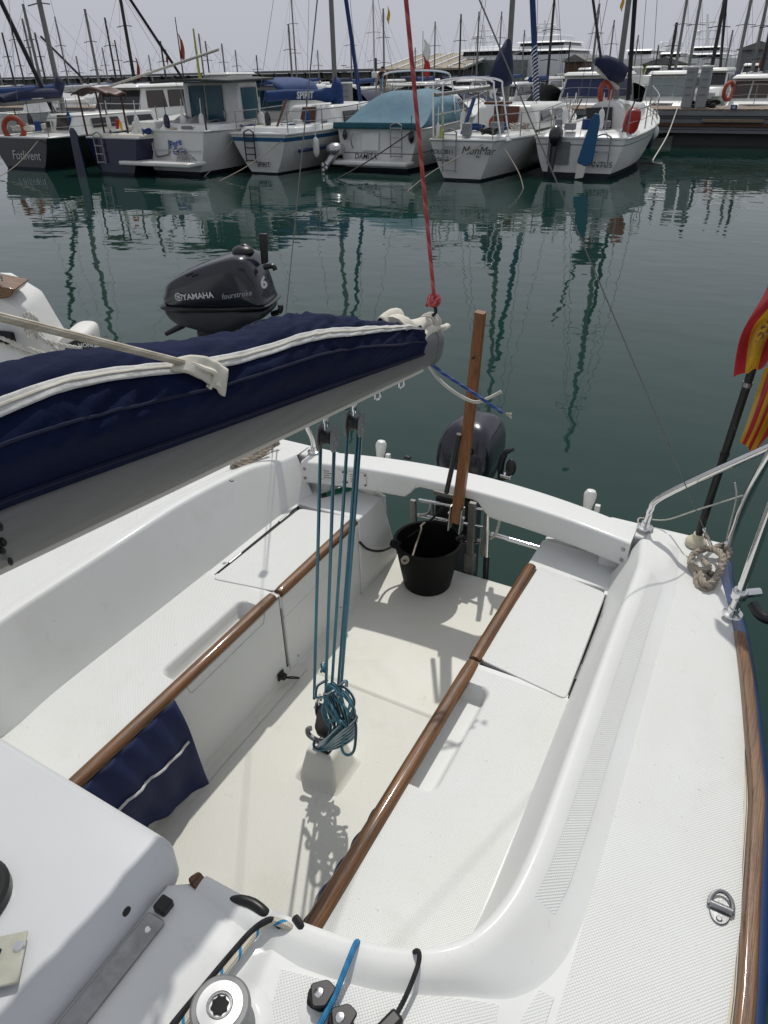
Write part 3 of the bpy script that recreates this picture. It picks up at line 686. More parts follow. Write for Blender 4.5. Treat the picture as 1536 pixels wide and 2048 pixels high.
# sail cover
CE = BLEN-.135
def cov(s_, th, wk=1.):
    """cover surface: th 0 = right hem, 180 = left hem"""
    k = s_/CE; e = sst(.55, 1.02, k); a = .088-.036*e+.005*math.sin(7*s_+1); h = .158-.008*sst(0, .55, k)-.055*e+.008*math.sin(9.5*s_+.6)-.016*sst(CE-.10, CE+.01, s_)
    c_, sn = math.cos(R(th)), math.sin(R(th)); g = lambda q, e_: math.copysign(abs(q)**e_, q)
    N_ = lambda a_, b_, c2: noise.noise(Vector((a_, b_, c2)))
    wr = (.010*N_(6*s_+th*.015, th*.022, 1.3)+.007*(1-abs(N_(15*s_-th*.05, th*.03, 4.1))*3)+.004*N_(38*s_+th*.06, th*.07, 7.7))*sst(0, .3, abs(sn))*wk*.7
    near = sst(0, .45, abs(sn)); x = ((BW+.007)*(1-near)+(a+wr)*near)*g(c_, .6)-.014*sn*(1-e)
    z = .045-.045*min(1, max(0, k))+(h+wr)*g(max(sn, 0), .75)
    return bp_(s_, x, z)
cover = thing('sail_cover', 'navy canvas sail cover with white zip lying along the boom', 'sail cover', bp_(CE, 0, BH))
from mathutils import noise
ns, nth = 260, 64
mb = MB().grid(lambda u, v: cov(-2.0+(CE+2.0)*u, 180*v), ns, nth); mb.build('canvas', G['navy'], cover, 180, solid=.003)
zt = lambda s_: 47+6*math.sin(5.1*s_+.4)+2*math.sin(13*s_)+14*sst(.35, 1, s_/CE)
WK = [1.]
def outw(s_, th, d_):
    c_ = bp_(s_, 0, .07); q = cov(s_, th, WK[0]); n_ = q-c_; n_ = n_-bd*(n_@bd); return q+n_/np.linalg.norm(n_)*d_
WK[0] = .45
for w_, th0, th1, m_, nm in ((.008, -4.5, 1.2, 'zip', 'zip_flap'), (.0095, .6, 3.0, 'sail', 'zip_tape'), (.008, 2.6, 7.0, 'zip', 'zip_flap')):
    MB().grid(lambda u, v: outw(-.9+(CE+.88)*u, zt(-.9+(CE+.88)*u)+th0+(th1-th0)*v, w_), 150, 3).build(nm, G[m_], cover, 180, solid=.002)
WK[0] = 1.
for th0 in (26, 116):
    MB().tube([outw(-.9+(CE+.88)*u, th0+5*math.sin(3*u), .003) for u in np.linspace(0, 1, 90)], .0028, 6).build('seam', G['seam'], cover)
MB().tube([outw(-1.6+(CE+1.6)*u, 2, .002) for u in np.linspace(0, 1, 80)], .004, 6).build('hem', G['seam'], cover)
# furled sail bunched at the open end of the cover
sl_ = thing('furled_sail', 'cream folds of furled sail poking out of the open cover end', 'sail', bp_(CE, 0, BH))
for i, (x0, z0, r0, L_, r1) in enumerate(((.0, .085, .040, .10, .018), (-.022, .065, .034, .17, .012), (.024, .062, .030, .20, .010), (.0, .055, .03, .24, .008))):
    pts = [bp_(CE-.10+(L_+.1)*u, x0*(1-u*.7), z0-.008*i-(z0-.062)*u+.006*math.sin(9*u+i)) for u in np.linspace(0, 1, 14)]
    MB().tube(pts, [r0*(1-u)+r1*u+.003*math.sin(14*u+2*i) for u in np.linspace(0, 1, 14)], 12, ell=(1, .75)).build('fold', G['sail'], sl_, 70)
q0 = bp_(CE-.07, -.01, .102)
MB().grid(lambda u, v: q0+bd*(-.05+.10*u)+bside*(-.045+.07*v)+bup*(.012+.018*math.sin(math.pi*u)*(1-.5*v)+.004*math.sin(9*v+3*u)-.05*(v-.45)**2*8), 12, 12).build('flap', G['sail'], sl_, 180, solid=.003)
# lazy line from the left with its canvas loop
def pxx(q): q = q-CAM; return CX+FPX*(q@_r)/(q@_f)
SL = min(np.linspace(0, CE, 300), key=lambda s_: abs(pxx(outw(s_, zt(s_)+1, .012))-372)); lb = outw(SL, zt(SL)+1, .012)
rope('lazy_line', 'cream line stretched over the sail cover to a canvas loop', [lb+(P(0, 634, x=lb[0]+.03)-lb)*6, lb+(P(0, 634, x=lb[0]+.03)-lb)*3, lb+(P(0, 634, x=lb[0]+.03)-lb)*.5, lb], .0058, G['rope_c'], 10, 10)
lp = thing('canvas_loop', 'cream canvas loop on the zip of the sail cover', 'strap', lb)
def lpf(u, v):
    s_ = SL-.035+.10*u+.02*v; return outw(s_, zt(SL)+3-22*u+9*(v-.5)*(1+u), .010+.016*math.sin(math.pi*min(1, u*1.1))*(.6+.4*v))
MB().grid(lpf, 14, 8).build('strap', G['sail'], lp, 180, solid=.006)
MB().tube(spline([lb+V(0, 0, .006), outw(SL+.02, zt(SL)-8, .026), outw(SL+.04, zt(SL)-14, .028), outw(SL+.03, zt(SL)-20, .012)], 5), .007, 8, ell=(1, .6)).build('fold', G['sail'], lp)
# --- topping lift
tl = thing('topping_lift', 'faded red topping lift rope rising from the boom end', 'rope', bp_(BLEN, 0, BH))
k0 = P(868, 592, y=1.80); k1 = P(812, 0, y=1.74)
MB().tube([k0+V(0, 0, -.012)]+[k0+(k1-k0)*u for u in np.linspace(0, 5, 12)], .0052, 10).build('line', G['rope_r'], tl)
def knot(mb, c, r, rr, n=3, seed=0, squash=(1, 1, 1)):
    rd = random.Random(seed)
    for k in range(n):
        ax = V(rd.uniform(-1, 1), rd.uniform(-1, 1), rd.uniform(-.5, .5)); ax /= np.linalg.norm(ax)
        a = np.cross(ax, V(.3, .2, 1)); a /= np.linalg.norm(a); b_ = np.cross(ax, a)
        mb.tube([np.array(c)+(math.cos(q)*a+math.sin(q)*b_)*r*(1+.1*k)*np.array(squash) for q in np.linspace(0, 2*math.pi, 18, False)], rr, 8, closed=True)
    return mb
kb = knot(MB(), k0+V(0, 0, -.012), .011, .0062, 4, 3); kb.tube([k0+V(-.012, 0, -.012), k0+V(-.022, 0, -.03)], .005, 8); kb.build('knot', G['rope_r'], tl)
bt = bp_(BLEN-.015, 0, BH)
MB().tube(spline([k0+V(0, 0, -.02), k0+V(.006, 0, -.045), bt+V(-.004, 0, .02), bt], 5), .007, 8, ell=(1, .6)).build('webbing', G['blk_m'], tl)
mb = MB()
for k in range(6):
    mb.tube(spline([bt+bd*(-.015+.006*k)+bside*.024*math.cos(q)+bup*(.010+.018*math.sin(q)*(1+.25*math.sin(k*2.0))) for q in np.linspace(0, 2*math.pi, 10, False)], 3, True), .0052, 8, closed=True)
mb.build('outhaul_turns', G['rope_w'], tl)
# outhaul tails
o1 = P(852, 722, y=1.775)
rope('outhaul_tail', 'loose white rope end curling off the boom end', [o1, P(872, 752, y=1.79), P(905, 782, y=1.80), P(945, 803, y=1.82), P(968, 800, y=1.83), P(1003, 783, y=1.85)], .0050, G['rope_w'], 10)
bo = rope('outhaul_tail', 'loose blue rope hanging off the boom end with frayed tip', [o1+V(.005, 0, .004), P(880, 742, y=1.79), P(930, 775, y=1.81), P(975, 805, y=1.83), P(1005, 826, y=1.84)], .0048, G['rope_n'], 10)
mb = MB(); tip = P(1008, 828, y=1.84)
for k in range(9): mb.tube([tip, tip+V(.016+.004*math.sin(k), .004*math.cos(k*2), -.006+.010*math.sin(k*1.7))], .0016, 5)
fr = mb.build('frayed_tip', G['rope_w']); fr.data.transform(Matrix.Translation(Vector(-o1))); fr.parent = bo
# --- mainsheet tackle
ms = thing('mainsheet_tackle', 'teal mainsheet tackle with blocks between boom and floor post', 'tackle', (0, 1.295, .42))
def block(c, up, L_=.062, W_=.030, T_=.018, face=None):
    up = np.array(up, float)/np.linalg.norm(up); face = V(.95, .25, .0) if face is None else face
    sd = np.cross(up, face); sd /= np.linalg.norm(sd); fc = np.cross(sd, up)
    o_ = []
    for f_ in (-T_, T_):
        poly = rpoly([(-W_*.8, -L_*.5), (W_*.8, -L_*.5), (W_, 0), (W_*.55, L_*.5), (-W_*.55, L_*.5), (-W_, 0)], .014, 4)
        MB().loft([[np.array(c)+sd*x+up*z+fc*(f_-.0025) for x, z in poly], [np.array(c)+sd*x+up*z+fc*(f_+.0025) for x, z in poly]]).build('block_cheek', G['grey_p'], ms, bevel=.001)
    MB().lathe([(.021, -.012), (.016, -.004), (.016, .004), (.021, .012)], c, 18, fc).build('sheave', G['blk'], ms)
    MB().tube([np.array(c)-fc*.024, np.array(c)+fc*.024], .0045, 8).build('axle', G['steel'], ms)
    MB().tube(spline([np.array(c)+up*L_*.4+sd*.010, np.array(c)+up*(L_*.5+.022)+sd*.008, np.array(c)+up*(L_*.5+.022)-sd*.008, np.array(c)+up*L_*.4-sd*.010], 4), .0035, 8).build('shackle', G['steel'], ms)
yb = 1.335
# the two boom blocks hang from the boom underside
def boom_y(y): return (y-BA[1])/bd[1]
s1 = min(np.linspace(0, BLEN, 200), key=lambda s_: abs(np.dot(P(655, 860, t=1)-CAM, _r)/np.dot(P(655, 860, t=1)-CAM, _f)-np.dot(bp_(s_, 0, -.12)-CAM, _r)/np.dot(bp_(s_, 0, -.12)-CAM, _f)))
s2 = min(np.linspace(0, BLEN, 200), key=lambda s_: abs(np.dot(P(708, 830, t=1)-CAM, _r)/np.dot(P(708, 830, t=1)-CAM, _f)-np.dot(bp_(s_, 0, -.12)-CAM, _r)/np.dot(bp_(s_, 0, -.12)-CAM, _f)))
c1 = bp_(s1, 0, -BH-.066); c2 = bp_(s2, 0, -BH-.066)
block(c1, V(0, 0, 1)); block(c2, V(.03, .05, 1))
for c_ in (c1, c2): MB().tube([c_+V(0, 0, .045), c_+V(0, 0, .066)], .006, 8).build('hanger', G['sail'], ms)
low = V(0, 1.30, .50)
block(low+V(-.012, .0, .075), V(-.05, .0, 1), .06, .020, .012); block(low+V(.03, .02, .05), V(.1, .05, 1), .05, .020, .012)
sheave = .016
ends = [(c1+V(-.015, -.006, -.01), low+V(-.028, -.01, .12)), (c1+V(.016, .006, -.01), low+V(.006, .0, .10)), (c2+V(-.014, -.008, -.01), low+V(.02, .01, .10)), (c2+V(.015, .008, -.01), low+V(.044, .02, .07)), (c2+V(.004, .012, -.01), low+V(.03, .03, .09))]
for a, b_ in ends: MB().tube([a+(b_-a)*u for u in np.linspace(0, 1, 12)], .0046, 10).build('fall', G['rope_t'], ms)
knot(MB(), P(648, 1335, y=1.31), .012, .0048, 3, 5).build('knot', G['rope_t'], ms)
# cam cleat base and horns
MB().box((0, 1.295, .4235), (.062, .074, .008)).build('base_plate', G['blk'], ms, bevel=.003)
for a in (.022, -.022):
    for b_ in (.026, -.026): MB().lathe([(.0055, .0), (.005, .002)], (a, 1.295+b_, .4276), 10).build('screw', G['steel'], ms)
MB().lathe([(.020, .427), (.020, .440), (.013, .446), (.013, .47)], (0, 1.295, 0), 18).build('swivel', G['steel'], ms)
MB().prism(rpoly([(-.02, .465), (.02, .465), (.03, .50), (.012, .60), (-.008, .60), (-.03, .50)], .01), 1.278, 1.292, 'y').build('swivel_arm', G['blk'], ms, bevel=.002)
MB().tube(spline([V(-.040, 1.275, .494), V(-.050, 1.27, .488), V(-.046, 1.265, .474), V(-.03, 1.262, .468), V(.0, 1.262, .466), V(.04, 1.275, .468), V(.072, 1.285, .482), V(.078, 1.285, .502), V(.064, 1.285, .512)], 5), .0085, 10).build('cleat_horns', G['grey_p'], ms)
mb = MB(); W = lambda px, py, y: P(px, py, y=y)
mb.tube(spline([W(655, 1360, 1.30), W(635, 1372, 1.29), W(633, 1395, 1.28), W(655, 1390, 1.27), W(690, 1362, 1.28), W(693, 1380, 1.28), W(700, 1410, 1.27), W(690, 1430, 1.27)], 7), .0046, 10)
mb.tube(spline([W(660, 1372, 1.28), W(690, 1375, 1.27), W(708, 1400, 1.26), W(700, 1430, 1.26), W(680, 1440, 1.27), W(672, 1400, 1.28), W(660, 1380, 1.29)], 7), .0046, 10)
mb.tube(spline([W(660, 1385, 1.27), W(675, 1420, 1.26), W(690, 1445, 1.25), W(708, 1440, 1.25), W(712, 1460, 1.24), W(708, 1500, 1.24), W(695, 1510, 1.24), W(684, 1498, 1.24), W(690, 1470, 1.24), W(700, 1440, 1.25)], 7), .0046, 10)
for k in range(6):
    dy = .006*k; o_ = 5*k
    mb.tube(spline([W(700-2*k, 1434+o_*.6, 1.25+dy), W(680, 1452+o_, 1.245+dy), W(652, 1478+o_*.4, 1.24), W(641, 1484+o_*.3, 1.24), W(650, 1492+o_*.2, 1.24), W(675, 1470+o_, 1.235), W(712-k, 1438+o_*1.5, 1.245+dy), W(705, 1430+o_, 1.26+dy)], 5, True), .0046, 8, closed=True)
for k in range(5):
    mb.tube(spline([W(652+4*k, 1385, 1.275), W(660+5*k, 1410, 1.262), W(662+7*k, 1450, 1.255), W(655+6*k, 1480, 1.25)], 5), .0046, 8)
mb.tube(spline([W(630, 1478, 1.25), W(628, 1492, 1.24), W(640, 1500, 1.235), W(658, 1494, 1.24), W(662, 1480, 1.25)], 6), .0046, 8)
rd = random.Random(4)
for k in range(5):
    x0, y_0 = 674+rd.uniform(-10, 22), 1425+rd.uniform(-14, 14); pts = []
    for q in range(7):
        a_ = q/7*2*math.pi+rd.uniform(-.25, .25); pts.append(W(x0+(20+rd.uniform(-6, 10))*math.cos(a_)+12*math.sin(a_), y_0+(34+rd.uniform(-10, 14))*math.sin(a_), 1.255+rd.uniform(-.03, .02)))
    mb.tube(spline(pts, 5, True), .0046, 8, closed=True)
mb.build('sheet_coil', G['rope_t'], ms)
# --- backstay bridle
J = V(0, 1.65, 2.90)
for sx, nm in ((1, 'right'), (-1, 'left')):
    e = V(.968, 2.334, .87) if sx > 0 else V(-.891, 2.30, .87)
    t_ = thing('backstay', 'thin backstay wire ending at the %s stern corner' % nm, 'rigging wire', e)
    MB().tube([e, e+(J-e)*.04], .006, 8).build('turnbuckle', G['steel'], t_)
    MB().tube([e+(J-e)*.04, J, J+V(0, -2.2, 5)], .0019, 6).build('wire', G['wire'], t_)
    if sx < 0:
        c_ = e+(J-e)*.28; MB().box(c_, (.03, .02, .05)).build('adjuster_block', G['grey_p'], t_, bevel=.006); MB().tube([c_+V(.012, 0, 0), e+V(.03, 0, .02)], .003, 6).build('adjuster_line', G['rope_w'], t_)
# ================================================================ mooring ropes on deck
mr = thing('mooring_rope', 'coiled tan three-strand mooring rope on the right stern deck', 'rope', P(1415, 1150, z=.87))
mb = MB(); D = lambda px, py, h=.013: P(px, py, z=dz(2.15)+h)
mb.rope3(spline([D(1425, 1098, .02), D(1450, 1090, .03), D(1458, 1105, .03), D(1445, 1128, .022), D(1435, 1150, .016), D(1425, 1172, .014), D(1408, 1180, .014), D(1395, 1170, .014), D(1393, 1148, .018), D(1382, 1128, .014), D(1388, 1108, .014), D(1420, 1097, .02), D(1445, 1112, .045), D(1440, 1140, .04), D(1425, 1165, .036), D(1410, 1168, .036), D(1402, 1150, .034), D(1410, 1138, .03), D(1425, 1150, .03)], 7), .0115)
mb.rope3(spline([D(1380, 1125, .012), D(1400, 1140, .035), D(1418, 1135, .05), D(1408, 1120, .02)], 7), .0105)
mb.build('coil', G['rope_3'], mr)
MB().tube([D(1440, 1092, .005), D(1452, 1086, .06)], .006, 8).build('cleat_post', G['steel'], mr)
mr = thing('mooring_rope', 'tan three-strand mooring rope heaped on the far left stern deck', 'rope', P(500, 915, z=.90))
mb = MB(); D = lambda px, py, h=.013: P(px, py, z=dz(2.05)+h)
mb.rope3(spline([D(462, 932), D(480, 934), D(500, 925), D(528, 905), D(548, 890), D(556, 886, .03), D(545, 882, .03), D(515, 895, .03), D(485, 915, .03), D(468, 925, .035), D(490, 920, .05), D(520, 900, .05), D(540, 890, .05)], 7), .0115)
mb.rope3(spline([D(470, 920), D(490, 905), D(515, 890), D(535, 884)], 6), .0115)
mb.build('coil', G['rope_3'], mr)
# ================================================================ flagstaff and flags
fb = P(1392, 1086, z=.868); ft = P(1500, 752, y=fb[1]-.02); fdir = (ft-fb)/np.linalg.norm(ft-fb)
fs = thing('flagstaff', 'black flagstaff in a cream socket at the right stern corner', 'flagstaff', fb)
MB().tube([fb+fdir*u for u in np.linspace(0, 1.25, 6)], .0125, 14).build('pole', G['blk'], fs)
MB().lathe([(.037, -.004), (.037, .006), (.030, .016), (.020, .024), (.017, .04)], fb, 24, fdir).build('socket', G['cream_p'], fs)
for u in (.355, .60): MB().lathe([(.0145, 0), (.0145, .014)], fb+fdir*u, 14, fdir).build('joint_ring', G['blk_m'] if u < .5 else G['steel_b'], fs)
def flagmat(name, stops, axis=0):
    m_ = mat(name, (.5, .5, .5), .8, sheen=.1); t = m_.node_tree; b = t.nodes['Principled BSDF']
    uv = t.nodes.new('ShaderNodeUVMap'); sp = t.nodes.new('ShaderNodeSeparateXYZ'); t.links.new(uv.outputs[0], sp.inputs[0])
    cr = t.nodes.new('ShaderNodeValToRGB'); cr.color_ramp.interpolation = 'CONSTANT'; e = cr.color_ramp.elements
    while len(e) < len(stops): e.new(.5)
    for i, (p_, c) in enumerate(stops): e[i].position = p_; e[i].color = (*c, 1)
    t.links.new(sp.outputs[axis], cr.inputs[0]); t.links.new(cr.outputs[0], b.inputs['Base Color'])
    tr = t.nodes.new('ShaderNodeBsdfTranslucent'); t.links.new(cr.outputs[0], tr.inputs['Color']); ms_ = t.nodes.new('ShaderNodeMixShader'); ms_.inputs[0].default_value = .15
    out = t.nodes['Material Output']; t.links.new(b.outputs[0], ms_.inputs[1]); t.links.new(tr.outputs[0], ms_.inputs[2]); t.links.new(ms_.outputs[0], out.inputs[0])
    return m_
fr_, fy_ = G['flag_r'], G['flag_y']
def ctrl(cp, u, v):
    """Catmull-Rom surface through a grid of control points"""
    rows = [ev([np.array(q) for q in r_], v) for r_ in cp]; return ev(rows, u)
def ev(p, t_):
    k = t_*(len(p)-1); i = min(int(k), len(p)-2); f_ = k-i; a, b_, c, d_ = p[max(i-1, 0)], p[i], p[i+1], p[min(i+2, len(p)-1)]
    return .5*((2*b_)+(c-a)*f_+(2*a-5*b_+4*c-d_)*f_*f_+(3*b_-a-3*c+d_)*f_**3)
Y0 = fb[1]
# Spanish ensign: gathered at the staff, hanging down across it
cp = [[P(1556, 520, y=Y0-.03), P(1530, 585, y=Y0-.06), P(1482, 670, y=Y0-.07), P(1467, 752, y=Y0-.06)],
      [P(1575, 540, y=Y0-.06), P(1546, 600, y=Y0-.09), P(1500, 665, y=Y0-.05), P(1488, 748, y=Y0-.09)],
      [P(1590, 560, y=Y0-.03), P(1560, 620, y=Y0-.04), P(1520, 672, y=Y0-.10), P(1502, 742, y=Y0-.06)],
      [P(1610, 580, y=Y0-.05), P(1575, 640, y=Y0-.08), P(1535, 680, y=Y0-.05), P(1516, 738, y=Y0-.09)],
      [P(1640, 600, y=Y0-.03), P(1600, 650, y=Y0-.03), P(1556, 690, y=Y0-.09), P(1530, 734, y=Y0-.05)]]
f1 = thing('flag', 'red and yellow flag with a crest, top one on the flagstaff', 'flag', P(1500, 700, y=Y0-.05))
MB().grid(lambda u, v: ctrl(cp, u, v)+V(0, .010*math.sin(15*u+5*v), 0), 34, 30).build('cloth', flagmat('flag_red_yellow_red', [(0, fr_), (.27, fy_), (.73, fr_)]), f1, 180)
mb = MB(); n0 = V(.35, -.9, .1)*.006
for (u, v, r_) in ((.5, .50, .011), (.45, .58, .007), (.55, .58, .007), (.5, .66, .009), (.5, .42, .006), (.47, .72, .006)): mb.ball(ctrl(cp, u, v)+n0, (r_, .002, r_*1.2), 10, 6)
mb.build('crest', mat('flag_crest_print', (.06, .03, .03), .8, var=.8, scale=120, col2=(.35, .16, .03)), f1)
# Catalan flag below it
cp2 = [[P(1530, 735, y=Y0+.02), P(1512, 790, y=Y0+.01), P(1494, 845, y=Y0+.0), P(1480, 880, y=Y0+.0)],
       [P(1552, 742, y=Y0-.01), P(1532, 798, y=Y0-.03), P(1510, 855, y=Y0-.03), P(1492, 893, y=Y0-.02)],
       [P(1580, 750, y=Y0+.03), P(1552, 800, y=Y0+.02), P(1530, 850, y=Y0+.0), P(1505, 900, y=Y0-.01)],
       [P(1630, 760, y=Y0-.02), P(1600, 800, y=Y0-.03), P(1570, 840, y=Y0-.04), P(1540, 872, y=Y0-.03)],
       [P(1680, 770, y=Y0+.02), P(1650, 800, y=Y0+.01), P(1610, 830, y=Y0+.0), P(1580, 850, y=Y0+.01)]]
st = []
for k in range(9): st.append((k/9, fy_ if k % 2 == 0 else fr_))
f2 = thing('flag', 'yellow flag with red stripes hanging below the crested flag', 'flag', P(1500, 880, y=Y0))
MB().grid(lambda u, v: ctrl(cp2, u, v)+V(0, .012*math.sin(13*u+4*v), 0), 36, 30).build('cloth', flagmat('flag_yellow_red_stripes', st), f2, 180)
# ================================================================ bucket
bc = P(846, 1168, z=.3045); bc = V(bc[0]+.012, bc[1]+.02, .3045)
bk = thing('bucket', 'black rubber bucket with rope handle on the cockpit floor', 'bucket', bc)
lean = (.0, .0, 1)
MB().lathe([(.0, .0), (.104, .0), (.108, .006), (.125, .10), (.142, .20), (.146, .222), (.154, .225), (.155, .238), (.148, .243), (.141, .238), (.136, .20), (.118, .09), (.102, .012), (.0, .012)], bc, 48, lean, False, False).build('body', G['bucket'], bk, 40)
for a in (-2.5, .55):
    c_ = bc+V(.150*math.cos(a), .150*math.sin(a), .232); MB().lathe([(.020, -.02), (.021, .0), (.016, .016)], c_, 12, (math.cos(a), math.sin(a), .6)).build('handle_lug', G['bucket'], bk)
h1 = P(808, 1118, z=.53); h2 = P(842, 1052, z=.54)
MB().rope3(spline([h1, P(822, 1118, z=.50), P(832, 1090, z=.48), P(842, 1060, z=.53), h2, P(850, 1045, z=.545)], 6), .0042).build('rope_handle', G['rope_3'], bk)
knot(MB(), P(810, 1120, z=.545), .013, .0048, 3, 8).build('knot', G['rope_3'], bk)
# ================================================================ tiller
ta = P(912, 1042, y=2.285); tb = P(961, 624, y=2.22)
tl_ = thing('tiller', 'upright varnished wooden tiller standing behind the transom beam', 'tiller', ta)
tdir = (tb-ta)/np.linalg.norm(tb-ta); tsd = np.cross(tdir, V(0, 1, 0)); tsd /= np.linalg.norm(tsd); tfc = np.cross(tsd, tdir); TL = np.linalg.norm(tb-ta); rings = []
for u in np.linspace(0, 1, 16):
    wx = .0205-.003*u; wy = .018-.004*u; c_ = ta+tdir*TL*u+tfc*.012*math.sin(math.pi*u)
    rings.append([c_+tsd*x+tfc*y for x, y in rpoly([(-wx, -wy), (wx, -wy), (wx, wy), (-wx, wy)], .006, 3)])
MB().loft(rings).build('bar', G['tiller'], tl_, 40)
MB().lathe([(.005, 0), (.005, .004)], ta+tdir*TL*.82+tfc*.0-V(0, .016, 0), 10, (0, -1, 0)).build('pin', G['blk'], tl_)
for sx in (-1, 1): MB().bar(ta+tsd*sx*.0245-tdir*.05, ta+tsd*sx*.0245+tdir*.075, .005, .036, up=tfc).build('cheek_strap', G['steel_b'], tl_, bevel=.001)
MB().tube([ta+tsd*-.036+tdir*.03, ta+tsd*.036+tdir*.03], .007, 10).build('pivot_bolt', G['steel'], tl_)
MB().tube([P(893, 985, y=2.275), P(905, 930, y=2.26), P(918, 868, y=2.25)], .010, 10).build('extension', G['blk'], tl_)
# ================================================================ outboard motor on its stern bracket, ladder
mo = thing('outboard_motor', 'dark outboard motor behind the transom beam and wooden tiller', 'outboard motor', (-.12, 2.74, .2))
mc = P(940, 905, y=2.80); mc = V(mc[0], mc[1], 0); zt = P(935, 838, y=2.80)[2]; zb_ = P(940, 950, y=2.74)[2]
rings = []
for k, (u, w_) in enumerate(((0, .82), (.04, .90), (.12, .96), (.3, 1.0), (.55, .97), (.75, .88), (.88, .74), (.95, .58), (.99, .36), (1.0, .12))):
    z = zb_+(zt-zb_)*u
    rings.append([V(mc[0]+x*w_, mc[1]+y*w_+.03*u, z) for x, y in rpoly([(-.138, -.15), (.138, -.15), (.12, .20), (-.12, .20)], .085, 6)])
MB().loft(rings).build('cowl', G['yam'], mo, 50)
MB().loft([[V(mc[0]+x*w_, mc[1]+y*w_, z) for x, y in rpoly([(-.135, -.15), (.135, -.15), (.12, .19), (-.12, .19)], .07, 5)] for z, w_ in ((zb_-.004, .86), (zb_-.03, .86), (zb_-.09, .72), (zb_-.16, .5))]).build('lower_cover', G['yam2'], mo, 50)
MB().prism(rpoly([(mc[0]-.05, mc[1]-.06), (mc[0]+.05, mc[1]-.06), (mc[0]+.03, mc[1]+.14), (mc[0]-.03, mc[1]+.14)], .03), -.35, zb_-.12).build('leg', G['yam2'], mo)
c_ = P(937, 905, y=mc[1]-.14); MB().lathe([(.019, 0), (.018, .012), (.008, .016)], c_, 14, (0, -1, .2)).build('starter_grip', G['blk'], mo)
MB().tube(spline([P(1000, 960, y=2.72), P(1003, 925, y=2.72), P(1012, 905, y=2.71), P(1027, 899, y=2.70)], 5), [.012]*3+[.015]*6+[.012]*4+[.008]*3, 10).build('tilt_grip', G['yam2'], mo)
MB().ball(P(1022, 935, y=2.70), (.024, .022, .042), 14, 10).build('throttle_grip', G['blk'], mo)
MB().tube([P(1022, 950, y=2.70), P(960, 975, y=2.66)], .012, 8).build('tiller_arm', G['blk'], mo)
MB().box(P(1012, 952, y=2.68), (.05, .03, .018)).build('bracket_clamp', G['steel'], mo, bevel=.003)
br = thing('motor_bracket', 'grey aluminium lifting bracket holding the outboard at the stern', 'bracket', (0, 2.56, .3))
Q = lambda px, py, y=2.55: P(px, py, y=y)
for a, b_, w_, h in ((Q(826, 1000), Q(832, 1115), .028, .02), (Q(946, 1005), Q(938, 1150), .034, .024), (Q(978, 1000), Q(965, 1110), .022, .02), (Q(862, 1005, 2.6), Q(872, 1110, 2.6), .02, .02)):
    MB().bar(a, b_, w_, h, up=(0, 1, .01)).build('upright', G['alu_b'], br, bevel=.003)
for a, b_ in ((Q(835, 1030), Q(975, 1055)), (Q(838, 1000), Q(905, 1012)), (Q(940, 1015), Q(982, 1022)), (Q(840, 1085), Q(960, 1085))):
    MB().tube([a, b_], .0085, 10).build('crossbar', G['steel'], br)
MB().box(Q(905, 1030, 2.64), (.17, .03, .17)).build('motor_pad', G['blk_m'], br, bevel=.006)
MB().box(Q(890, 985, 2.58), (.10, .05, .02)).build('top_plate', G['alu_b'], br, bevel=.003)
MB().tube(spline([Q(862, 1000, 2.56), Q(858, 1025, 2.54), Q(840, 1030, 2.54)], 5), .007, 8).build('spring_arm', G['steel_b'], br)
MB().tube(spline([Q(1000, 1000), Q(998, 1045), Q(985, 1075), Q(955, 1080)], 5), .006, 8).build('lift_hose', G['rope_w'], br)
MB().box(Q(940, 1125), (.05, .03, .10)).build('foot_block', G['alu_b'], br, bevel=.004)
ld = thing('boarding_ladder', 'folded stainless boarding ladder beside the outboard bracket', 'ladder', P(973, 1150, y=2.56))
MB().tube([P(976, 1000, y=2.50), P(973, 1118, y=2.56)], .0115, 12).build('rail', G['steel'], ld)
MB().tube([P(973, 1112, y=2.558), P(971, 1156, y=2.57)], .014, 12).build('rail_tip', G['blk'], ld)
MB().tube([P(982, 1068, y=2.56), P(1100, 1102, y=2.56)], .0115, 12).build('tread', G['steel'], ld)
MB().tube([P(1100, 1078, y=2.53), P(1094, 1125, y=2.56)], .0115, 12).build('rail', G['steel'], ld)
rope('fuel_hose', 'black fuel hose curling from the left locker towards the motor', [P(720, 1085, x=-.36), P(735, 1098, y=2.20), P(760, 1102, y=2.24), P(785, 1092, y=2.35), P(850, 1050, y=2.5), P(893, 1008, y=2.55)], .0058, G['blk'], 8, cat='hose')

ORD = 'first second third fourth fifth sixth seventh eighth ninth tenth eleventh twelfth thirteenth fourteenth fifteenth sixteenth seventeenth eighteenth nineteenth twentieth'.split()
ORD += ['twenty-'+q for q in ORD[:9]]+['thirtieth']+['thirty-'+q for q in ORD[:9]]+['fortieth']+['forty-'+q for q in ORD[:9]]+['fiftieth']

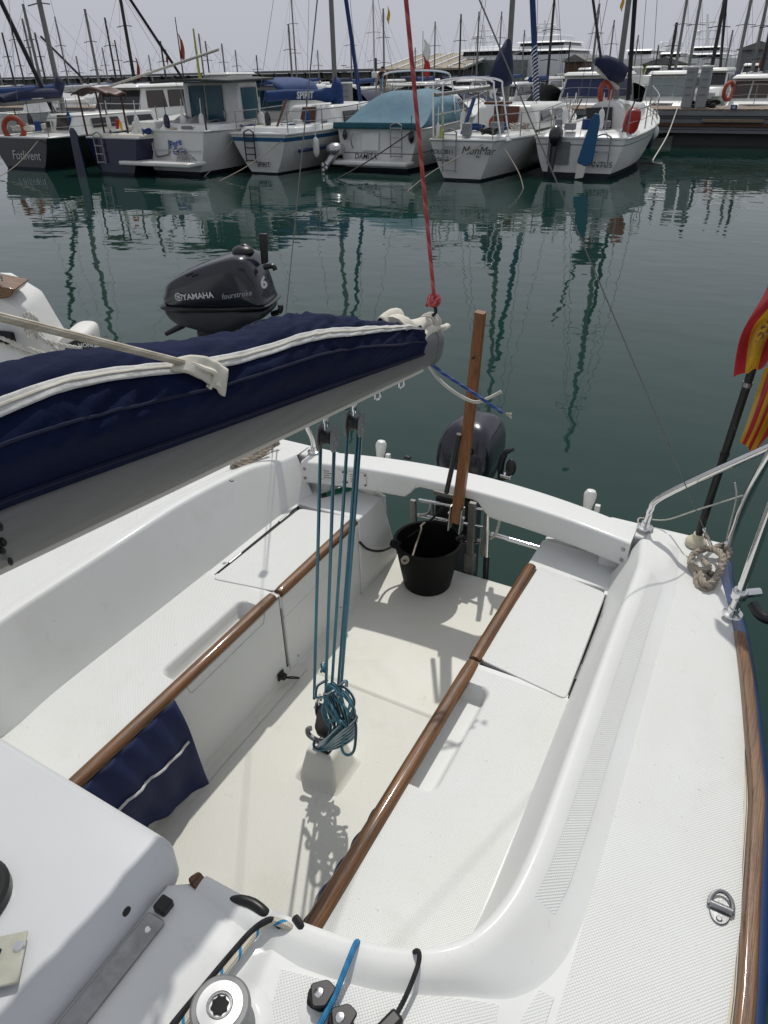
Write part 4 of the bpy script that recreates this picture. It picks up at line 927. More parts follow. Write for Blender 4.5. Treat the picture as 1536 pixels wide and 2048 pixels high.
# ================================================================ materials of the far boats
F = {}
F['white'] = mat('boat_white_paint', (.70, .71, .70), .35, var=.12, scale=1.6, col2=(.60, .60, .54), coat=.2)
F['cream'] = mat('boat_cream_paint', (.58, .55, .46), .4, var=.12, scale=2)
F['black'] = mat('boat_black_paint', (.010, .011, .013), .25, coat=.5, var=.3, scale=3)
F['navy'] = mat('boat_navy_paint', (.006, .010, .045), .28, coat=.4, var=.3, scale=3)
F['anti'] = mat('antifouling', (.012, .016, .03), .7, var=.4, scale=5)
F['stripe'] = mat('blue_stripe_paint', (.02, .10, .22), .35)
F['stripe_n'] = mat('navy_stripe_paint', (.015, .03, .12), .35)
F['glass'] = mat('dark_cabin_glass', (.014, .015, .017), .1, coat=.1)
F['glass_b'] = mat('brown_curtained_glass', (.05, .032, .025), .2, coat=.15, var=.4, scale=9)
F['glass_t'] = mat('teal_curtained_glass', (.013, .085, .125), .3, coat=.15, var=.4, scale=10, stretch=(8, 8, 1))
F['glass_n'] = mat('navy_window_cover', (.01, .018, .07), .5)
F['glass_g'] = mat('pale_wheelhouse_glass', (.20, .24, .24), .12, coat=.5)
F['blue_c'] = mat('blue_canvas', (.012, .045, .16), .8, var=.3, scale=6, bump=.01, bscale=5)
F['navy_c'] = mat('navy_boat_canvas', (.012, .018, .06), .8, var=.35, scale=6, bump=.012, bscale=6)
F['teal_c'] = mat('teal_canvas', (.085, .19, .25), .75, var=.22, scale=3, bump=.008, bscale=4)
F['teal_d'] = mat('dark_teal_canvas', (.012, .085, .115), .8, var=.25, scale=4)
F['grey_c'] = mat('grey_tarpaulin', (.34, .35, .36), .55, var=.35, scale=5, bump=.02, bscale=6)
F['mah'] = mat('mahogany_trim', (.075, .022, .014), .5, var=.3, scale=8)
F['brown'] = mat('brown_door_wood', (.12, .045, .02), .5, var=.4, scale=9, stretch=(9, 9, 1))
F['teak'] = mat('pontoon_planks', (.25, .19, .14), .8, var=.35, scale=4, stretch=(6, .6, 1))
F['mast'] = mat('mast_aluminium', (.19, .19, .18), .5, .2, var=.2, scale=3)
F['mast_d'] = mat('dark_mast', (.03, .027, .025), .55, var=.3, scale=3)
F['mast_w'] = mat('pale_mast', (.50, .49, .45), .5)
F['gen_k'] = mat('furled_genoa_black', (.012, .012, .016), .8)
F['gen_b'] = mat('furled_genoa_blue', (.012, .03, .12), .8)
F['orange'] = mat('orange_plastic', (.33, .045, .02), .5, var=.25, scale=8)
F['red'] = mat('red_plastic', (.42, .025, .02), .45, var=.2, scale=6)
F['yellow'] = mat('yellow_cloth', (.60, .36, .03), .8)
F['green_y'] = mat('yellow_green_plastic', (.33, .36, .05), .6)
F['silver'] = mat('silver_drive', (.48, .48, .48), .25, .7, var=.3, scale=12)
F['conc'] = mat('concrete', (.22, .215, .20), .9, var=.35, scale=.4, bump=.03, bscale=2)
F['conc_d'] = mat('dark_concrete', (.07, .07, .068), .9, var=.3, scale=.6)
F['roof'] = mat('corrugated_roof', (.33, .28, .21), .8, var=.25, scale=.5, stretch=(.3, 3, 1))
F['gry'] = mat('grey_pontoon_side', (.20, .215, .225), .7, var=.25, scale=2, stretch=(.5, 1, 6))
F['ygrey'] = mat('superyacht_grey_hull', (.10, .125, .115), .3, coat=.3)
F['ywhite'] = mat('superyacht_white', (.78, .79, .79), .35)
F['skin'] = mat('skin', (.34, .19, .13), .6); F['shirt'] = mat('black_cotton', (.012, .012, .014), .9); F['shorts'] = mat('grey_cotton', (.20, .215, .25), .9); F['hair'] = mat('dark_hair', (.015, .010, .008), .7)
F['txt'] = mat('silver_lettering', (.52, .53, .54), .4); F['txt_k'] = mat('black_lettering', (.03, .03, .035), .5); F['txt_b'] = mat('blue_lettering', (.02, .06, .30), .5); F['txt_w'] = mat('white_lettering', (.62, .62, .60), .6)

# ================================================================ boat kit (all boats lie along Y like the berths)
def hull(T, O, L, B, bt=.8, fs=.9, fb=1.2, rake=.0, e=.40, keel=-.3, top='white', boot='anti', stripes=(), head=1, deck='white', zboot=.06, stem=.18):
    O = np.array(O, float)
    def sec(t, s_, sx):
        zs = fs+(fb-fs)*t**1.5-.05*math.sin(math.pi*t); z = keel+(zs-keel)*s_
        w_ = bt+(1-bt)*math.sin(min(t/.42, 1)*math.pi/2) if t < .42 else max(0., math.cos((t-.42)/.58*math.pi/2))**.75
        x = B/2*w_*max(s_, .001)**(e+.5*t**3)
        y = L*t-L*stem*(1-s_)*t**5+rake*s_*(1-t)**3
        return O+V(sx*x, head*y, z)
    ts = [0, .03, .1, .2, .3, .42, .54, .66, .76, .85, .92, .97, 1]
    cut = [(-1, zboot, 'boot_stripe', boot)]; z0 = zboot
    for a, b_, m_ in stripes: cut += [(z0, a, 'hull', top), (a, b_, 'sheer_stripe', m_)]; z0 = b_
    cut.append((z0, 9, 'hull', top))
    for a, b_, nm, m_ in cut:
        sa = min(1, max(0, (a-keel)/(fs-keel))); sb = min(1, (b_-keel)/(fs-keel))
        if sb-sa < .004: continue
        ss = np.linspace(sa, sb, 5 if sb-sa > .3 else 3); mb = MB()
        for sx in (1, -1):
            rings = [[sec(t, q, sx) for q in ss] for t in ts]
            mb.loft(rings if sx*head < 0 else [r_[::-1] for r_ in rings], False)
        mb.loft([[sec(0, q, -1) for q in ss], [sec(0, q, 1) for q in ss]], False)
        mb.build(nm, F[m_], T, 40)
    mb = MB(); mb.loft([[sec(t, 1, -1)+V(0, 0, -.03), O+V(0, head*(L*t+rake*(1-t)**3), sec(t, 1, 1)[2]-O[2]+.02), sec(t, 1, 1)+V(0, 0, -.03)] for t in ts], False); mb.build('deck', F[deck], T, 60)
    mb = MB()
    for sx in (1, -1): mb.tube([sec(t, 1, sx) for t in ts], .028, 6)
    mb.tube([sec(0, 1, -1), sec(0, 1, 1)], .028, 6)
    mb.build('gunwale', F[top if top in ('white', 'cream') else 'white'], T, 60)
    return sec
def block_(T, name, m_, O, base, topq, z0, z1, bev=.04, cx=0):
    """tapered block: base and top are (y0, y1, halfwidth)"""
    O = np.array(O, float); rg = []
    for (a, b_, w_), z in ((base, z0), (topq, z1)): rg.append([O+V(cx+x, y, z) for x, y in ((-w_, a), (w_, a), (w_, b_), (-w_, b_))])
    return MB().loft(rg).build(name, F[m_], T, 30, bevel=bev)
def pane(T, name, m_, pts, th=.02):
    p = [np.array(q, float) for q in pts]; n = np.cross(p[1]-p[0], p[-1]-p[0]); n /= np.linalg.norm(n)
    return MB().loft([p, [q+n*th for q in p]]).build(name, F[m_], T, 30)
def mast(T, x, y, z0, z1, r=.055, m_='mast', spreaders=(), fore=None, aft=None, sh=1.0, wires=True, lean=0):
    mb = MB().tube([V(x, y, z0), V(x, y+lean, z1)], [r, r*.8], 8); o = mb.build('mast', F[m_], T)
    for zs in spreaders: MB().tube([V(x-.5, y-.05, zs-.06), V(x, y, zs), V(x+.5, y-.05, zs-.06)], .02, 6).build('spreader', F[m_], o)
    if wires:
        mb = MB(); zt = z1-.1
        for sx in (1, -1): mb.tube([V(x, y, zt), V(x+sx*.52, y-.05, (z0+z1)/2), V(x+sx*sh, y-.2, z0-.4)], .007, 4)
        if fore is not None: mb.tube([V(x, y, zt), fore], .007, 4)
        if aft is not None: mb.tube([V(x, y, zt), aft], .007, 4)
        mb.build('rigging', G['wire'], o)
    return o
def lifebuoy(T, c, r=.28, m_='orange', nrm=(0, -1, 0)):
    n = np.array(nrm, float); n /= np.linalg.norm(n); a = np.cross(n, V(0, 0, 1)); a /= np.linalg.norm(a); b_ = np.cross(n, a)
    o = MB().tube([np.array(c)+r*(math.cos(q)*a+math.sin(q)*b_) for q in np.linspace(0, 2*math.pi, 20, False)], r*.26, 8, closed=True).build('lifebuoy', F[m_], T)
    return o
def ladder(T, xa, xb, y, z0, z1, n=4, m_=None):
    m_ = m_ or G['steel_b']; mb = MB()
    o = MB().tube([V(xa, y, z0), V(xa, y, z1)], .018, 6).tube([V(xb, y, z0), V(xb, y, z1)], .018, 6).tube(spline([V(xa, y, z1), V((xa+xb)/2, y+.02, z1+.06), V(xb, y, z1)], 5), .018, 6).build('ladder', m_, T)
    for k in range(n): mb.box(V((xa+xb)/2, y-.01, z0+.04+(z1-z0-.1)*k/(n-1)), (abs(xb-xa), .05, .025))
    mb.build('rung', m_, o); return o
def rails(T, pts, h=.5, m_=None, n=4, r=.014, mid=True):
    m_ = m_ or G['steel_b']; p = spline(pts, n); mb = MB().tube([q+V(0, 0, h) for q in p], r, 6)
    if mid: mb.tube([q+V(0, 0, h*.5) for q in p], r*.6, 5)
    for q in pts: mb.tube([np.array(q), np.array(q)+V(0, 0, h)], r, 6)
    return mb.build('guard_rail', m_, T)
def fender(T, c, L=.5, r=.10, m_='navy'):
    return MB().lathe([(.02, 0), (r*.7, .04), (r, .12), (r, L-.12), (r*.7, L-.04), (.02, L)], np.array(c)-V(0, 0, L), 10).tube([np.array(c), np.array(c)+V(0, .02, .35)], .012, 5).build('fender', F[m_], T)
def label_text(T, body, size, px, py, y, m_, ex=(1, 0, 0), ey=(0, 0, 1), **k):
    return text(body, size, P(px, py, y=y), ex, ey, **k).build('lettering', F[m_], T)
def moor(name_, pts, r=.012, m_=None, parent=None): return MB().tube(spline(pts, 5), r, 5).build('mooring_line', m_ or G['rope_3'], parent)
Y_ = lambda px, py, y: P(px, py, y=y)

# ---------------------------------------------------------------- 1 black-hulled sailboat at the left edge
O = P(52, 338, z=0); T = thing('moored_sailboat', 'black hulled sailboat with lifebuoy, name in silver script, at left edge', 'sailboat', O); y0 = O[1]
hull(T, O, 8.0, 2.9, .86, .86, 1.2, 0, .3, top='black', stem=.12)
label_text(T, 'Fotlivent', .36, 26, 318, y0-.02, 'txt', shear=.2)
lifebuoy(T, Y_(28, 258, y0+.25), .30, nrm=(.5, -1, .1))
block_(T, 'cabin', 'white', O, (1.6, 5.4, .95), (1.9, 4.9, .78), .8, 1.38)
pane(T, 'companionway', 'glass_b', [O+V(-.25, 1.66, .95), O+V(.3, 1.66, .95), O+V(.28, 1.80, 1.36), O+V(-.23, 1.80, 1.36)])
for k in range(2): pane(T, 'cabin_window', 'glass', [O+V(.945, 2.1+1.5*k, 1.0), O+V(.945, 3.3+1.5*k, 1.0), O+V(.85, 3.25+1.5*k, 1.26), O+V(.85, 2.15+1.5*k, 1.26)])
rails(T, [O+V(-1.2, .1, .86), O+V(-1.25, 1.2, .86), O+V(-1.3, 2.6, .86)]); rails(T, [O+V(1.25, .1, .86), O+V(1.35, 1.4, .86), O+V(1.42, 3, .88)])
mb_ = Y_(130, 235, y0+3.2); mast(T, mb_[0], mb_[1], 1.3, 9.6, .085, 'mast', (4.4, 6.8), fore=O+V(0, 7.8, 1.3), aft=O+V(0, .1, .9))
a, b_ = Y_(2, 200, y0+.4), Y_(124, 190, y0+3.1)
MB().tube([a+(b_-a)*u+V(0, 0, .10*math.sin(math.pi*u)**.5) for u in np.linspace(0, .93, 16)]+[b_+V(0, 0, .3), b_+V(0, 0, .52)], [.10+.05*u for u in np.linspace(0, 1, 16)]+[.16, .08], 10).build('sail_cover', F['navy_c'], T, 70)
MB().tube([a-V(0, 0, .12), b_-V(0, 0, .10)], .055, 8).build('boom', F['mast'], T)
g0 = Y_(108, 225, y0+2.6); g1 = Y_(4, 8, y0+2.6); MB().tube([g0, g0+(g1-g0)*2.2], .07, 8).build('furled_genoa', F['gen_k'], T)
moor('', [O+V(.9, 0, .8), O+V(1.2, -1.2, .25), O+V(1.5, -2.4, -.05)], parent=T)
# ---------------------------------------------------------------- 2 white cruiser, bow towards us, behind
B0 = P(118, 322, z=0); C0 = P(232, 240, y=21.0); hd = B0-C0; hd[2] = 0; hd /= np.linalg.norm(hd)
T = thing('motor_cruiser', 'white cabin cruiser with brown curtained windows, bow pointing left', 'motor boat', B0); OFF[T.name] = np.zeros(3); O = V(0, 0, 0)
T.rotation_euler = (0, 0, math.atan2(hd[0], -hd[1]))
hull(T, O+V(0, 7.6, 0), 7.6, 2.7, .92, 1.0, 1.22, 0, .42, top='cream', stripes=((.55, .60, 'stripe_n'),), head=-1, stem=.16)
block_(T, 'foredeck', 'white', O, (1.0, 3.6, .75), (1.6, 3.6, .7), 1.0, 1.30, .08)
block_(T, 'cabin', 'white', O, (2.9, 6.2, 1.12), (3.5, 6.0, .98), .95, 2.02, .06)
block_(T, 'roof', 'white', O, (3.1, 7.2, 1.08), (3.3, 7.1, .98), 2.025, 2.13, .04)
for u0, u1 in ((-.95, -.35), (-.31, .31), (.35, .95)):
    f_ = lambda u, k: O+V(u*(1.12-.14*k), 2.9+.6*k-.03, .95+1.07*k); pane(T, 'windscreen', 'glass', [f_(u0, .40), f_(u1, .40), f_(u1, .93), f_(u0, .93)])
for sx in (1, -1):
    for v0, v1 in ((.15, 1.2), (1.3, 2.35)):
        f_ = lambda v, k: O+V(sx*(1.125-.14*k), 3.4+v, .95+1.07*k); p4 = [f_(v0, .42), f_(v1, .42), f_(v1-.05, .92), f_(v0+.1*k, .92)] if False else [f_(v0, .42), f_(v1, .42), f_(v1-.05, .92), f_(v0+.1, .92)]
        pane(T, 'cabin_window', 'glass_b', p4 if sx > 0 else p4[::-1], .015)
rails(T, [O+V(-1.2, 3.0, 1.05), O+V(-.95, 1.4, 1.12), O+V(0, .25, 1.2), O+V(.95, 1.4, 1.12), O+V(1.2, 3.0, 1.05)], .5)
block_(T, 'cockpit_seat', 'white', O, (6.6, 7.4, 1.0), (6.6, 7.4, 1.0), .9, 1.15)
# ---------------------------------------------------------------- 3 dark navy launch with red-brown awning
O = P(236, 350, z=0); T = thing('moored_launch', 'dark navy launch with blue rudder and red-brown awning frame', 'launch', O); y0 = O[1]
hull(T, O, 6.5, 2.3, .82, .93, 1.1, 0, .3, top='navy', stem=.05)
MB().prism(rpoly([(O[0]-1.30, -.1), (O[0]-.92, -.1), (O[0]-.98, 1.0), (O[0]-1.12, 1.2), (O[0]-1.24, 1.1)], .05), y0-.30, y0-.24, 'y').build('rudder', F['navy'], T)
ladder(T, O[0]-.62, O[0]-.32, y0-.05, .28, 1.0, 4)
ca, cb = Y_(152, 188, y0+.7), Y_(222, 188, y0+.7)
MB().grid(lambda u, v: V(ca[0]+(cb[0]-ca[0])*u, y0+.5+.75*v, 1.93+.16*math.sin(math.pi*u)+.03*math.sin(9*v)), 12, 8).build('awning', F['mah'], T, 180, solid=.03)
for x, zt in ((ca[0]+.28, 2.0), (cb[0]-.14, 1.98)):
    for yy in (.55, 1.2): MB().tube([V(x, y0+yy, .9), V(x-.03, y0+yy, zt)], .028, 6).build('awning_post', F['mah'], T)
block_(T, 'engine_box', 'white', O, (1.2, 3.0, .5), (1.3, 2.9, .45), .85, 1.25)
block_(T, 'thwart', 'cream', O, (.2, .6, .95), (.2, .6, .95), .9, 1.0)
MB().tube([O+V(1.0, .1, .96), O+V(1.05, 2.2, 1.0), O+V(.95, 3.6, 1.05)], .03, 6).build('rubbing_strake', F['cream'], T)
pane(T, 'signal_flag', 'yellow', [Y_(233, 238, y0+.4), Y_(243, 262, y0+.4), Y_(247, 260, y0+.45), Y_(240, 240, y0+.45)])
pane(T, 'signal_flag', 'red', [Y_(231, 238, y0+.38), Y_(233, 258, y0+.38), Y_(238, 258, y0+.40), Y_(238, 239, y0+.40)])
MB().grid(lambda u, v: V(O[0]+.2+1.6*u, y0+1.5+1.6*v, 1.12+.22*math.sin(2.2*u+.6)*math.sin(3*v)+.05*math.sin(17*u+7*v)), 14, 14).build('tarpaulin', F['grey_c'], T, 180)
# ---------------------------------------------------------------- 4 white motor boat with teal curtains
O = P(356, 350, z=0); T = thing('motor_boat', 'white motor boat with swim platform and tall teal curtained cabin door', 'motor boat', O); y0 = O[1]
hull(T, O, 7.0, 2.35, .95, 1.08, 1.3, 0, .22, top='white', stem=.1, zboot=.1)
MB().box(O+V(-.15, -.38, .33), (2.5, .75, .10)).build('swim_platform', F['white'], T, bevel=.03)
MB().box(O+V(0, -.03, .62), (1.9, .03, .02)).build('transom_groove', G['gel_grey'], T)
MB().tube(spline([Y_(303, 281, y0-.04), Y_(312, 311, y0-.05), Y_(330, 311, y0-.05), Y_(338, 306, y0-.04), Y_(337, 280, y0-.04)], 5), .022, 6).build('grab_rail', G['steel_b'], T)
label_text(T, 'Pere', .24, 341, 297, y0-.03, 'txt_b', ex=(1, 0, .25), shear=.2, bold=.004); label_text(T, 'Grau', .24, 346, 309, y0-.03, 'txt_b', ex=(1, 0, .05), shear=.2, bold=.004)
ladder(T, O[0]+.15, O[0]+.45, y0-.06, .42, .62, 2); 
mb = MB()
for k in range(7): mb.tube(spline([O+V(.35+.09*k, -.35, .38), O+V(.4+.08*k, -.3, .5+.03*(k % 3)), O+V(.5+.07*k, -.2, .40)], 4), .012, 5)
mb.build('fishing_gear', G['steel_b'], T)
cw = 2.1; ya = y0+cw
d = lambda px, py: Y_(px, py, ya)
cl, cr = d(362, 170)[0], d(475, 170)[0]; zt = d(420, 168)[2]; Oc = V((cl+cr)/2, ya, 0)
block_(T, 'cabin', 'white', Oc, (0, 1.0, (cr-cl)/2), (.02, .95, (cr-cl)/2-.04), .9, zt+.06, .05)
for a, b_ in ((388, 417), (421, 453)):
    pane(T, 'door_window', 'glass_t', [V(d(a, 255)[0], ya-.02, d(a, 255)[2]), V(d(b_, 257)[0], ya-.02, d(b_, 257)[2]), V(d(b_, 257)[0], ya-.01, zt-.04), V(d(a, 255)[0], ya-.01, zt-.04)])
pane(T, 'side_window', 'glass_t', [V(cr+.005, ya+.15, 1.25), V(cr+.005, ya+.85, 1.25), V(cr-.03, ya+.85, zt-.1), V(cr-.03, ya+.15, zt-.1)])
MB().box(V(d(451, 230)[0], ya-.04, d(451, 230)[2]), (.05, .04, .22)).build('door_handle', G['steel_b'], T, bevel=.01)
ra, rb = Y_(302, 152, ya-1.0)[0], Y_(497, 155, ya)[0]
MB().grid(lambda u, v: V(ra+(rb-ra)*u, ya-1.1+2.3*v, zt+.10+.05*math.sin(math.pi*u)-.04*(1-v)), 10, 6).build('roof_awning', mat('dark_green_awning', (.03, .04, .035), .7), T, 180, solid=.05)
block_(T, 'side_coaming', 'white', O, (.6, 2.4, 1.08), (.8, 2.4, 1.02), 1.02, 1.20, .04)
p0, p1 = Y_(180, 186, ya-.2), Y_(437, 99, ya-.2)
pole = MB().tube([p0, p1], .035, 8).build('outrigger_pole', F['cream']); pole.data.transform(Matrix.Translation(Vector(-p0))); pole.location = tuple(p0)
tag(pole, 'long cream pole slanting up above the cabin roofs at left', 'pole')
# ---------------------------------------------------------------- 5 pilothouse boat with blue bimini, behind the next one
ya = 20.6; c0, c1 = Y_(466, 200, ya), Y_(572, 200, ya); zt = Y_(500, 172, ya)[2]; Oc = V((c0[0]+c1[0])/2, ya, 0); w_ = (c1[0]-c0[0])/2
T = thing('pilothouse_boat', 'white pilothouse boat with teal windscreen under a blue bimini', 'motor boat', Oc)
hull(T, Oc, 6.5, 2*w_+.5, .95, 1.05, 1.2, 0, .3, top='white')
block_(T, 'pilothouse', 'white', Oc, (.0, 2.8, w_), (.45, 2.6, w_*.88), .95, zt, .07)
for u0, u1 in ((-.72, -.03), (.03, .72)):
    f_ = lambda u, k: Oc+V(w_*u*(1-.1*k), .45*k-.035, 1.0+(zt-1.0)*k)
    pane(T, 'windscreen', 'glass_t', [f_(u0, .36), f_(u1, .36), f_(u1, .86), f_(u0, .86)])
MB().grid(lambda u, v: Oc+V((w_+.12)*math.sin((u-.5)*math.pi)*1.0, -.55+2.2*v, zt-.35+.55*max(0, math.cos((u-.5)*math.pi))**.5), 16, 5).build('bimini', F['blue_c'], T, 180, solid=.03)
lifebuoy(T, Y_(548, 180, ya+1.2), .2, nrm=(0, -.3, 1))
# ---------------------------------------------------------------- 6 sailboat named SPIRIT
O = P(532, 347, z=0); T = thing('moored_sailboat', 'white sailboat with blue sheer stripe and blue covered boom, left of the teal covered cruiser', 'sailboat', O); y0 = O[1]
hull(T, O, 8.2, 2.55, .72, .98, 1.5, -.22, .55, top='white', stripes=((.80, .90, 'stripe'),), stem=.10, zboot=.04)
MB().tube([O+V(.95, .3, .55), O+V(1.22, 2.2, .60), O+V(1.27, 4, .70), O+V(1.05, 5.8, .85)], .045, 6).build('rubbing_strake', F['stripe_n'], T)
label_text(T, 'SPIRIT', .17, 514, 333, y0-.14, 'txt_k', bold=.002)
ladder(T, O[0]-.42, O[0]-.10, y0-.26, .30, 1.02, 5, G['blk'])
block_(T, 'cockpit_coaming', 'white', O, (.2, 2.2, 1.0), (.3, 2.2, .9), .9, 1.12, .04)
block_(T, 'cabin', 'white', O, (2.2, 6.2, .92), (2.5, 5.4, .72), 1.0, 1.55, .08)
pane(T, 'companionway', 'brown', [O+V(-.28, 2.22, 1.05), O+V(.25, 2.22, 1.05), O+V(.22, 2.40, 1.50), O+V(-.25, 2.40, 1.50)])
for k in range(2): pane(T, 'cabin_window', 'glass', [O+V(.92, 2.8+1.4*k, 1.12), O+V(.92, 3.9+1.4*k, 1.12), O+V(.80, 3.8+1.4*k, 1.38), O+V(.80, 2.9+1.4*k, 1.38)])
rails(T, [O+V(-.85, .0, 1.0), O+V(-1.1, 1.3, 1.0), O+V(-1.2, 3, 1.05)], .5); rails(T, [O+V(.85, .0, 1.0), O+V(1.1, 1.3, 1.0), O+V(1.25, 3, 1.05), O+V(1.1, 5, 1.2), O+V(.5, 7, 1.4)], .5)
q = Y_(673, 235, y0+3.6); mast(T, q[0], q[1], 1.4, 10, .075, 'mast', (5, 7.5), fore=O+V(0, 8, 1.5), aft=O+V(-.2, -.1, 1.0))
a, b_ = Y_(532, 193, y0+.9), Y_(672, 188, y0+3.5)
MB().tube([a+(b_-a)*u+V(0, 0, .02*math.sin(5*u)) for u in np.linspace(0, 1, 14)], [.14]*10+[.16, .2, .2, .16], 10, ell=(.6, 1)).build('sail_cover', F['blue_c'], T, 70)
MB().tube([b_+V(0, .05, -.25), b_+V(0, .08, .2), b_+V(0, .1, .42)], [.2, .18, .06], 10).build('sail_cover_collar', F['blue_c'], T, 70)
ex = (b_-a)/np.linalg.norm(b_-a); nn_ = np.cross(ex, V(0, 0, 1)); nn_ /= np.linalg.norm(nn_)
text('SPIRIT', .24, a+(b_-a)*.36+nn_*.165+V(0, 0, -.075), ex, (0, 0, 1), shear=.15, bold=.008).build('lettering', F['txt_w'], T)
g0 = Y_(722, 210, y0+5.2); g1 = Y_(692, 0, y0+5.2); MB().tube([g0, g0+(g1-g0)*2.4], .065, 8).build('furled_genoa', F['gen_b'], T)
MB().tube([O+V(.15, .4, 1.0), O+V(.25, .9, 1.75)], .03, 6).build('tiller', F['brown'], T)
fender(T, O+V(1.18, .8, .86), .5, .09, 'white')
moor('', [O+V(-.85, -.1, .9), O+V(-1.1, -.7, .3), O+V(-1.25, -1.2, -.05)], parent=T); moor('', [O+V(.85, -.1, .9), O+V(.2, -1.0, .3), O+V(-.3, -1.8, -.05)], parent=T)
# ---------------------------------------------------------------- 7 cruiser under teal cover (DAMITA)
O = P(752, 342, z=0); T = thing('motor_cruiser', 'white motor cruiser with teal canvas cover and silver stern drive', 'motor boat', O); y0 = O[1]
hull(T, O, 7.5, 2.6, .95, 1.02, 1.5, .10, .18, top='white', stripes=((.42, .45, 'gry'),), stem=.16, zboot=.08)
MB().box(O+V(0, -.22, .22), (2.35, .5, .12)).build('swim_platform', F['white'], T, bevel=.04)
label_text(T, 'DAMITA', .19, 709, 317, y0-.05, 'txt_k', shear=.2, bold=.003)
pane(T, 'transom_hatch', 'white', [O+V(-.45, .03, .5), O+V(.08, .03, .5), O+V(.08, .075, .92), O+V(-.45, .075, .92)], .025)
ladder(T, O[0]+.52, O[0]+.86, y0-.10, .35, 1.12, 4)
MB().tube(spline([O+V(-.72, -.0, .55), O+V(-.74, -.05, .75), O+V(-.7, .0, .92)], 4), .018, 6).build('grab_rail', G['steel_b'], T)
cb_ = [(-1.28, .02), (1.2, .02)]
def cv(u, v):
    x0 = -1.30+2.6*u; sl_ = sst(0, .62, v); zc = 1.05+.82*sl_*(1-.25*abs(2*u-1)**3)-.03*math.sin(math.pi*v*3)*math.sin(math.pi*u)+.03*math.sin(9*u)*math.sin(5*v)
    return O+V(x0*(1-.22*sl_), .02+3.1*v, zc)
MB().grid(cv, 20, 18).build('canvas_cover', F['teal_c'], T, 180)
MB().grid(lambda u, v: cv(u, .0)+V(0, -.03-.05*v, -.02+.15*(1-v)), 20, 3).build('cover_skirt', F['teal_d'], T, 180, solid=.02)
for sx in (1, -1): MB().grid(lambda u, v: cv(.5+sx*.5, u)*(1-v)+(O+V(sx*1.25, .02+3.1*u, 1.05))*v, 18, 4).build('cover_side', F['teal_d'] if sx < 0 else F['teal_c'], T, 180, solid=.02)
block_(T, 'windscreen_frame', 'white', O, (2.9, 4.6, 1.1), (3.1, 3.6, .85), 1.05, 1.75, .06)
pane(T, 'side_window', 'glass', [O+V(1.06, 3.1, 1.25), O+V(1.06, 4.2, 1.25), O+V(.9, 3.6, 1.62), O+V(.9, 3.15, 1.62)])
MB().tube(spline([O+V(-1.15, 2.7, 1.1), O+V(-1.12, 2.5, 2.05), O+V(-.8, 2.4, 2.32), O+V(.8, 2.4, 2.32), O+V(1.12, 2.5, 2.05), O+V(1.15, 2.7, 1.1)], 5), .028, 8).build('radar_arch', G['steel'], T)
rails(T, [O+V(1.25, 2.6, 1.1), O+V(1.2, 4.4, 1.25), O+V(.9, 5.8, 1.35), O+V(.1, 7.2, 1.5)], .45)
mm = Y_(670, 300, y0-.35)
MB().ball(mm+V(.02, 0, .02), (.26, .30, .17), 14, 9).build('drive_cowl', F['silver'], T); MB().tube([mm+V(0, -.05, -.1), mm+V(-.14, -.28, -.36)], [.12, .09], 10).build('drive_leg', F['silver'], T)
mb = MB()
for k in range(3): mb.ball(mm+V(-.17+.07*math.cos(k*2.1), -.36, -.42+.07*math.sin(k*2.1)), (.065, .02, .065), 8, 5)
mb.build('propeller', F['silver'], T)
fender(T, O+V(-.95, -.02, 1.0), .25, .07, 'black'); fender(T, O+V(1.1, -.02, 1.0), .3, .08, 'black')
moor('', [O+V(1.15, 0, 1.0), O+V(.4, -1.2, .35), O+V(-.1, -2.2, -.05)], .018, G['blk_m'], parent=T)
# ---------------------------------------------------------------- 8 sailboat MonMar
O = P(925, 361, z=0); T = thing('moored_sailboat', 'white sailboat with steel stern arch, brown companionway and navy sail bag on mast', 'sailboat', O); y0 = O[1]
hull(T, O, 8.6, 2.65, .62, .90, 1.2, -.18, .42, top='white', stem=.14, zboot=.05)
MB().tube([O+V(.95, 1.0, .74), O+V(1.27, 3.0, .80), O+V(1.25, 4.6, .87)], .022, 5).build('pinstripe', F['black'], T)
label_text(T, 'MonMar', .25, 922, 308, y0-.20, 'txt_k', shear=.3); label_text(T, 'POL00011', .14, 862, 307, y0-.20, 'txt_k', bold=.002); label_text(T, 'Gda\u0144sk', .15, 864, 321, y0-.19, 'txt_k', bold=.002); label_text(T, 'Bcn', .06, 952, 315, y0-.18, 'txt_k', bold=.002)
ladder(T, O[0]-.44, O[0]-.10, y0-.24, .20, 1.08, 4)
block_(T, 'cockpit_coaming', 'white', O, (.3, 2.6, 1.02), (.4, 2.6, .92), .85, .98, .04)
block_(T, 'cabin', 'white', O, (2.6, 6.4, .98), (2.75, 5.6, .74), .95, 1.52, .08)
pane(T, 'companionway', 'brown', [O+V(-.05, 2.58, .98), O+V(.42, 2.58, .98), O+V(.42, 2.70, 1.50), O+V(-.05, 2.70, 1.50)])
for k in range(2): pane(T, 'cabin_window', 'glass', [O+V(.95, 3.1+1.2*k, 1.12), O+V(.95, 4.0+1.2*k, 1.12), O+V(.83, 3.95+1.2*k, 1.36), O+V(.83, 3.2+1.2*k, 1.36)])
MB().box(O+V(.28, 1.5, 1.25), (.18, .2, .62)).box(O+V(.28, 1.45, 1.62), (.62, .4, .06)).build('pedestal', F['brown'], T, bevel=.02)
lifebuoy(T, Y_(993, 247, y0+2.5), .17, 'orange', (.2, -1, 0))
x0, x1 = Y_(867, 160, y0)[0], Y_(990, 158, y0)[0]
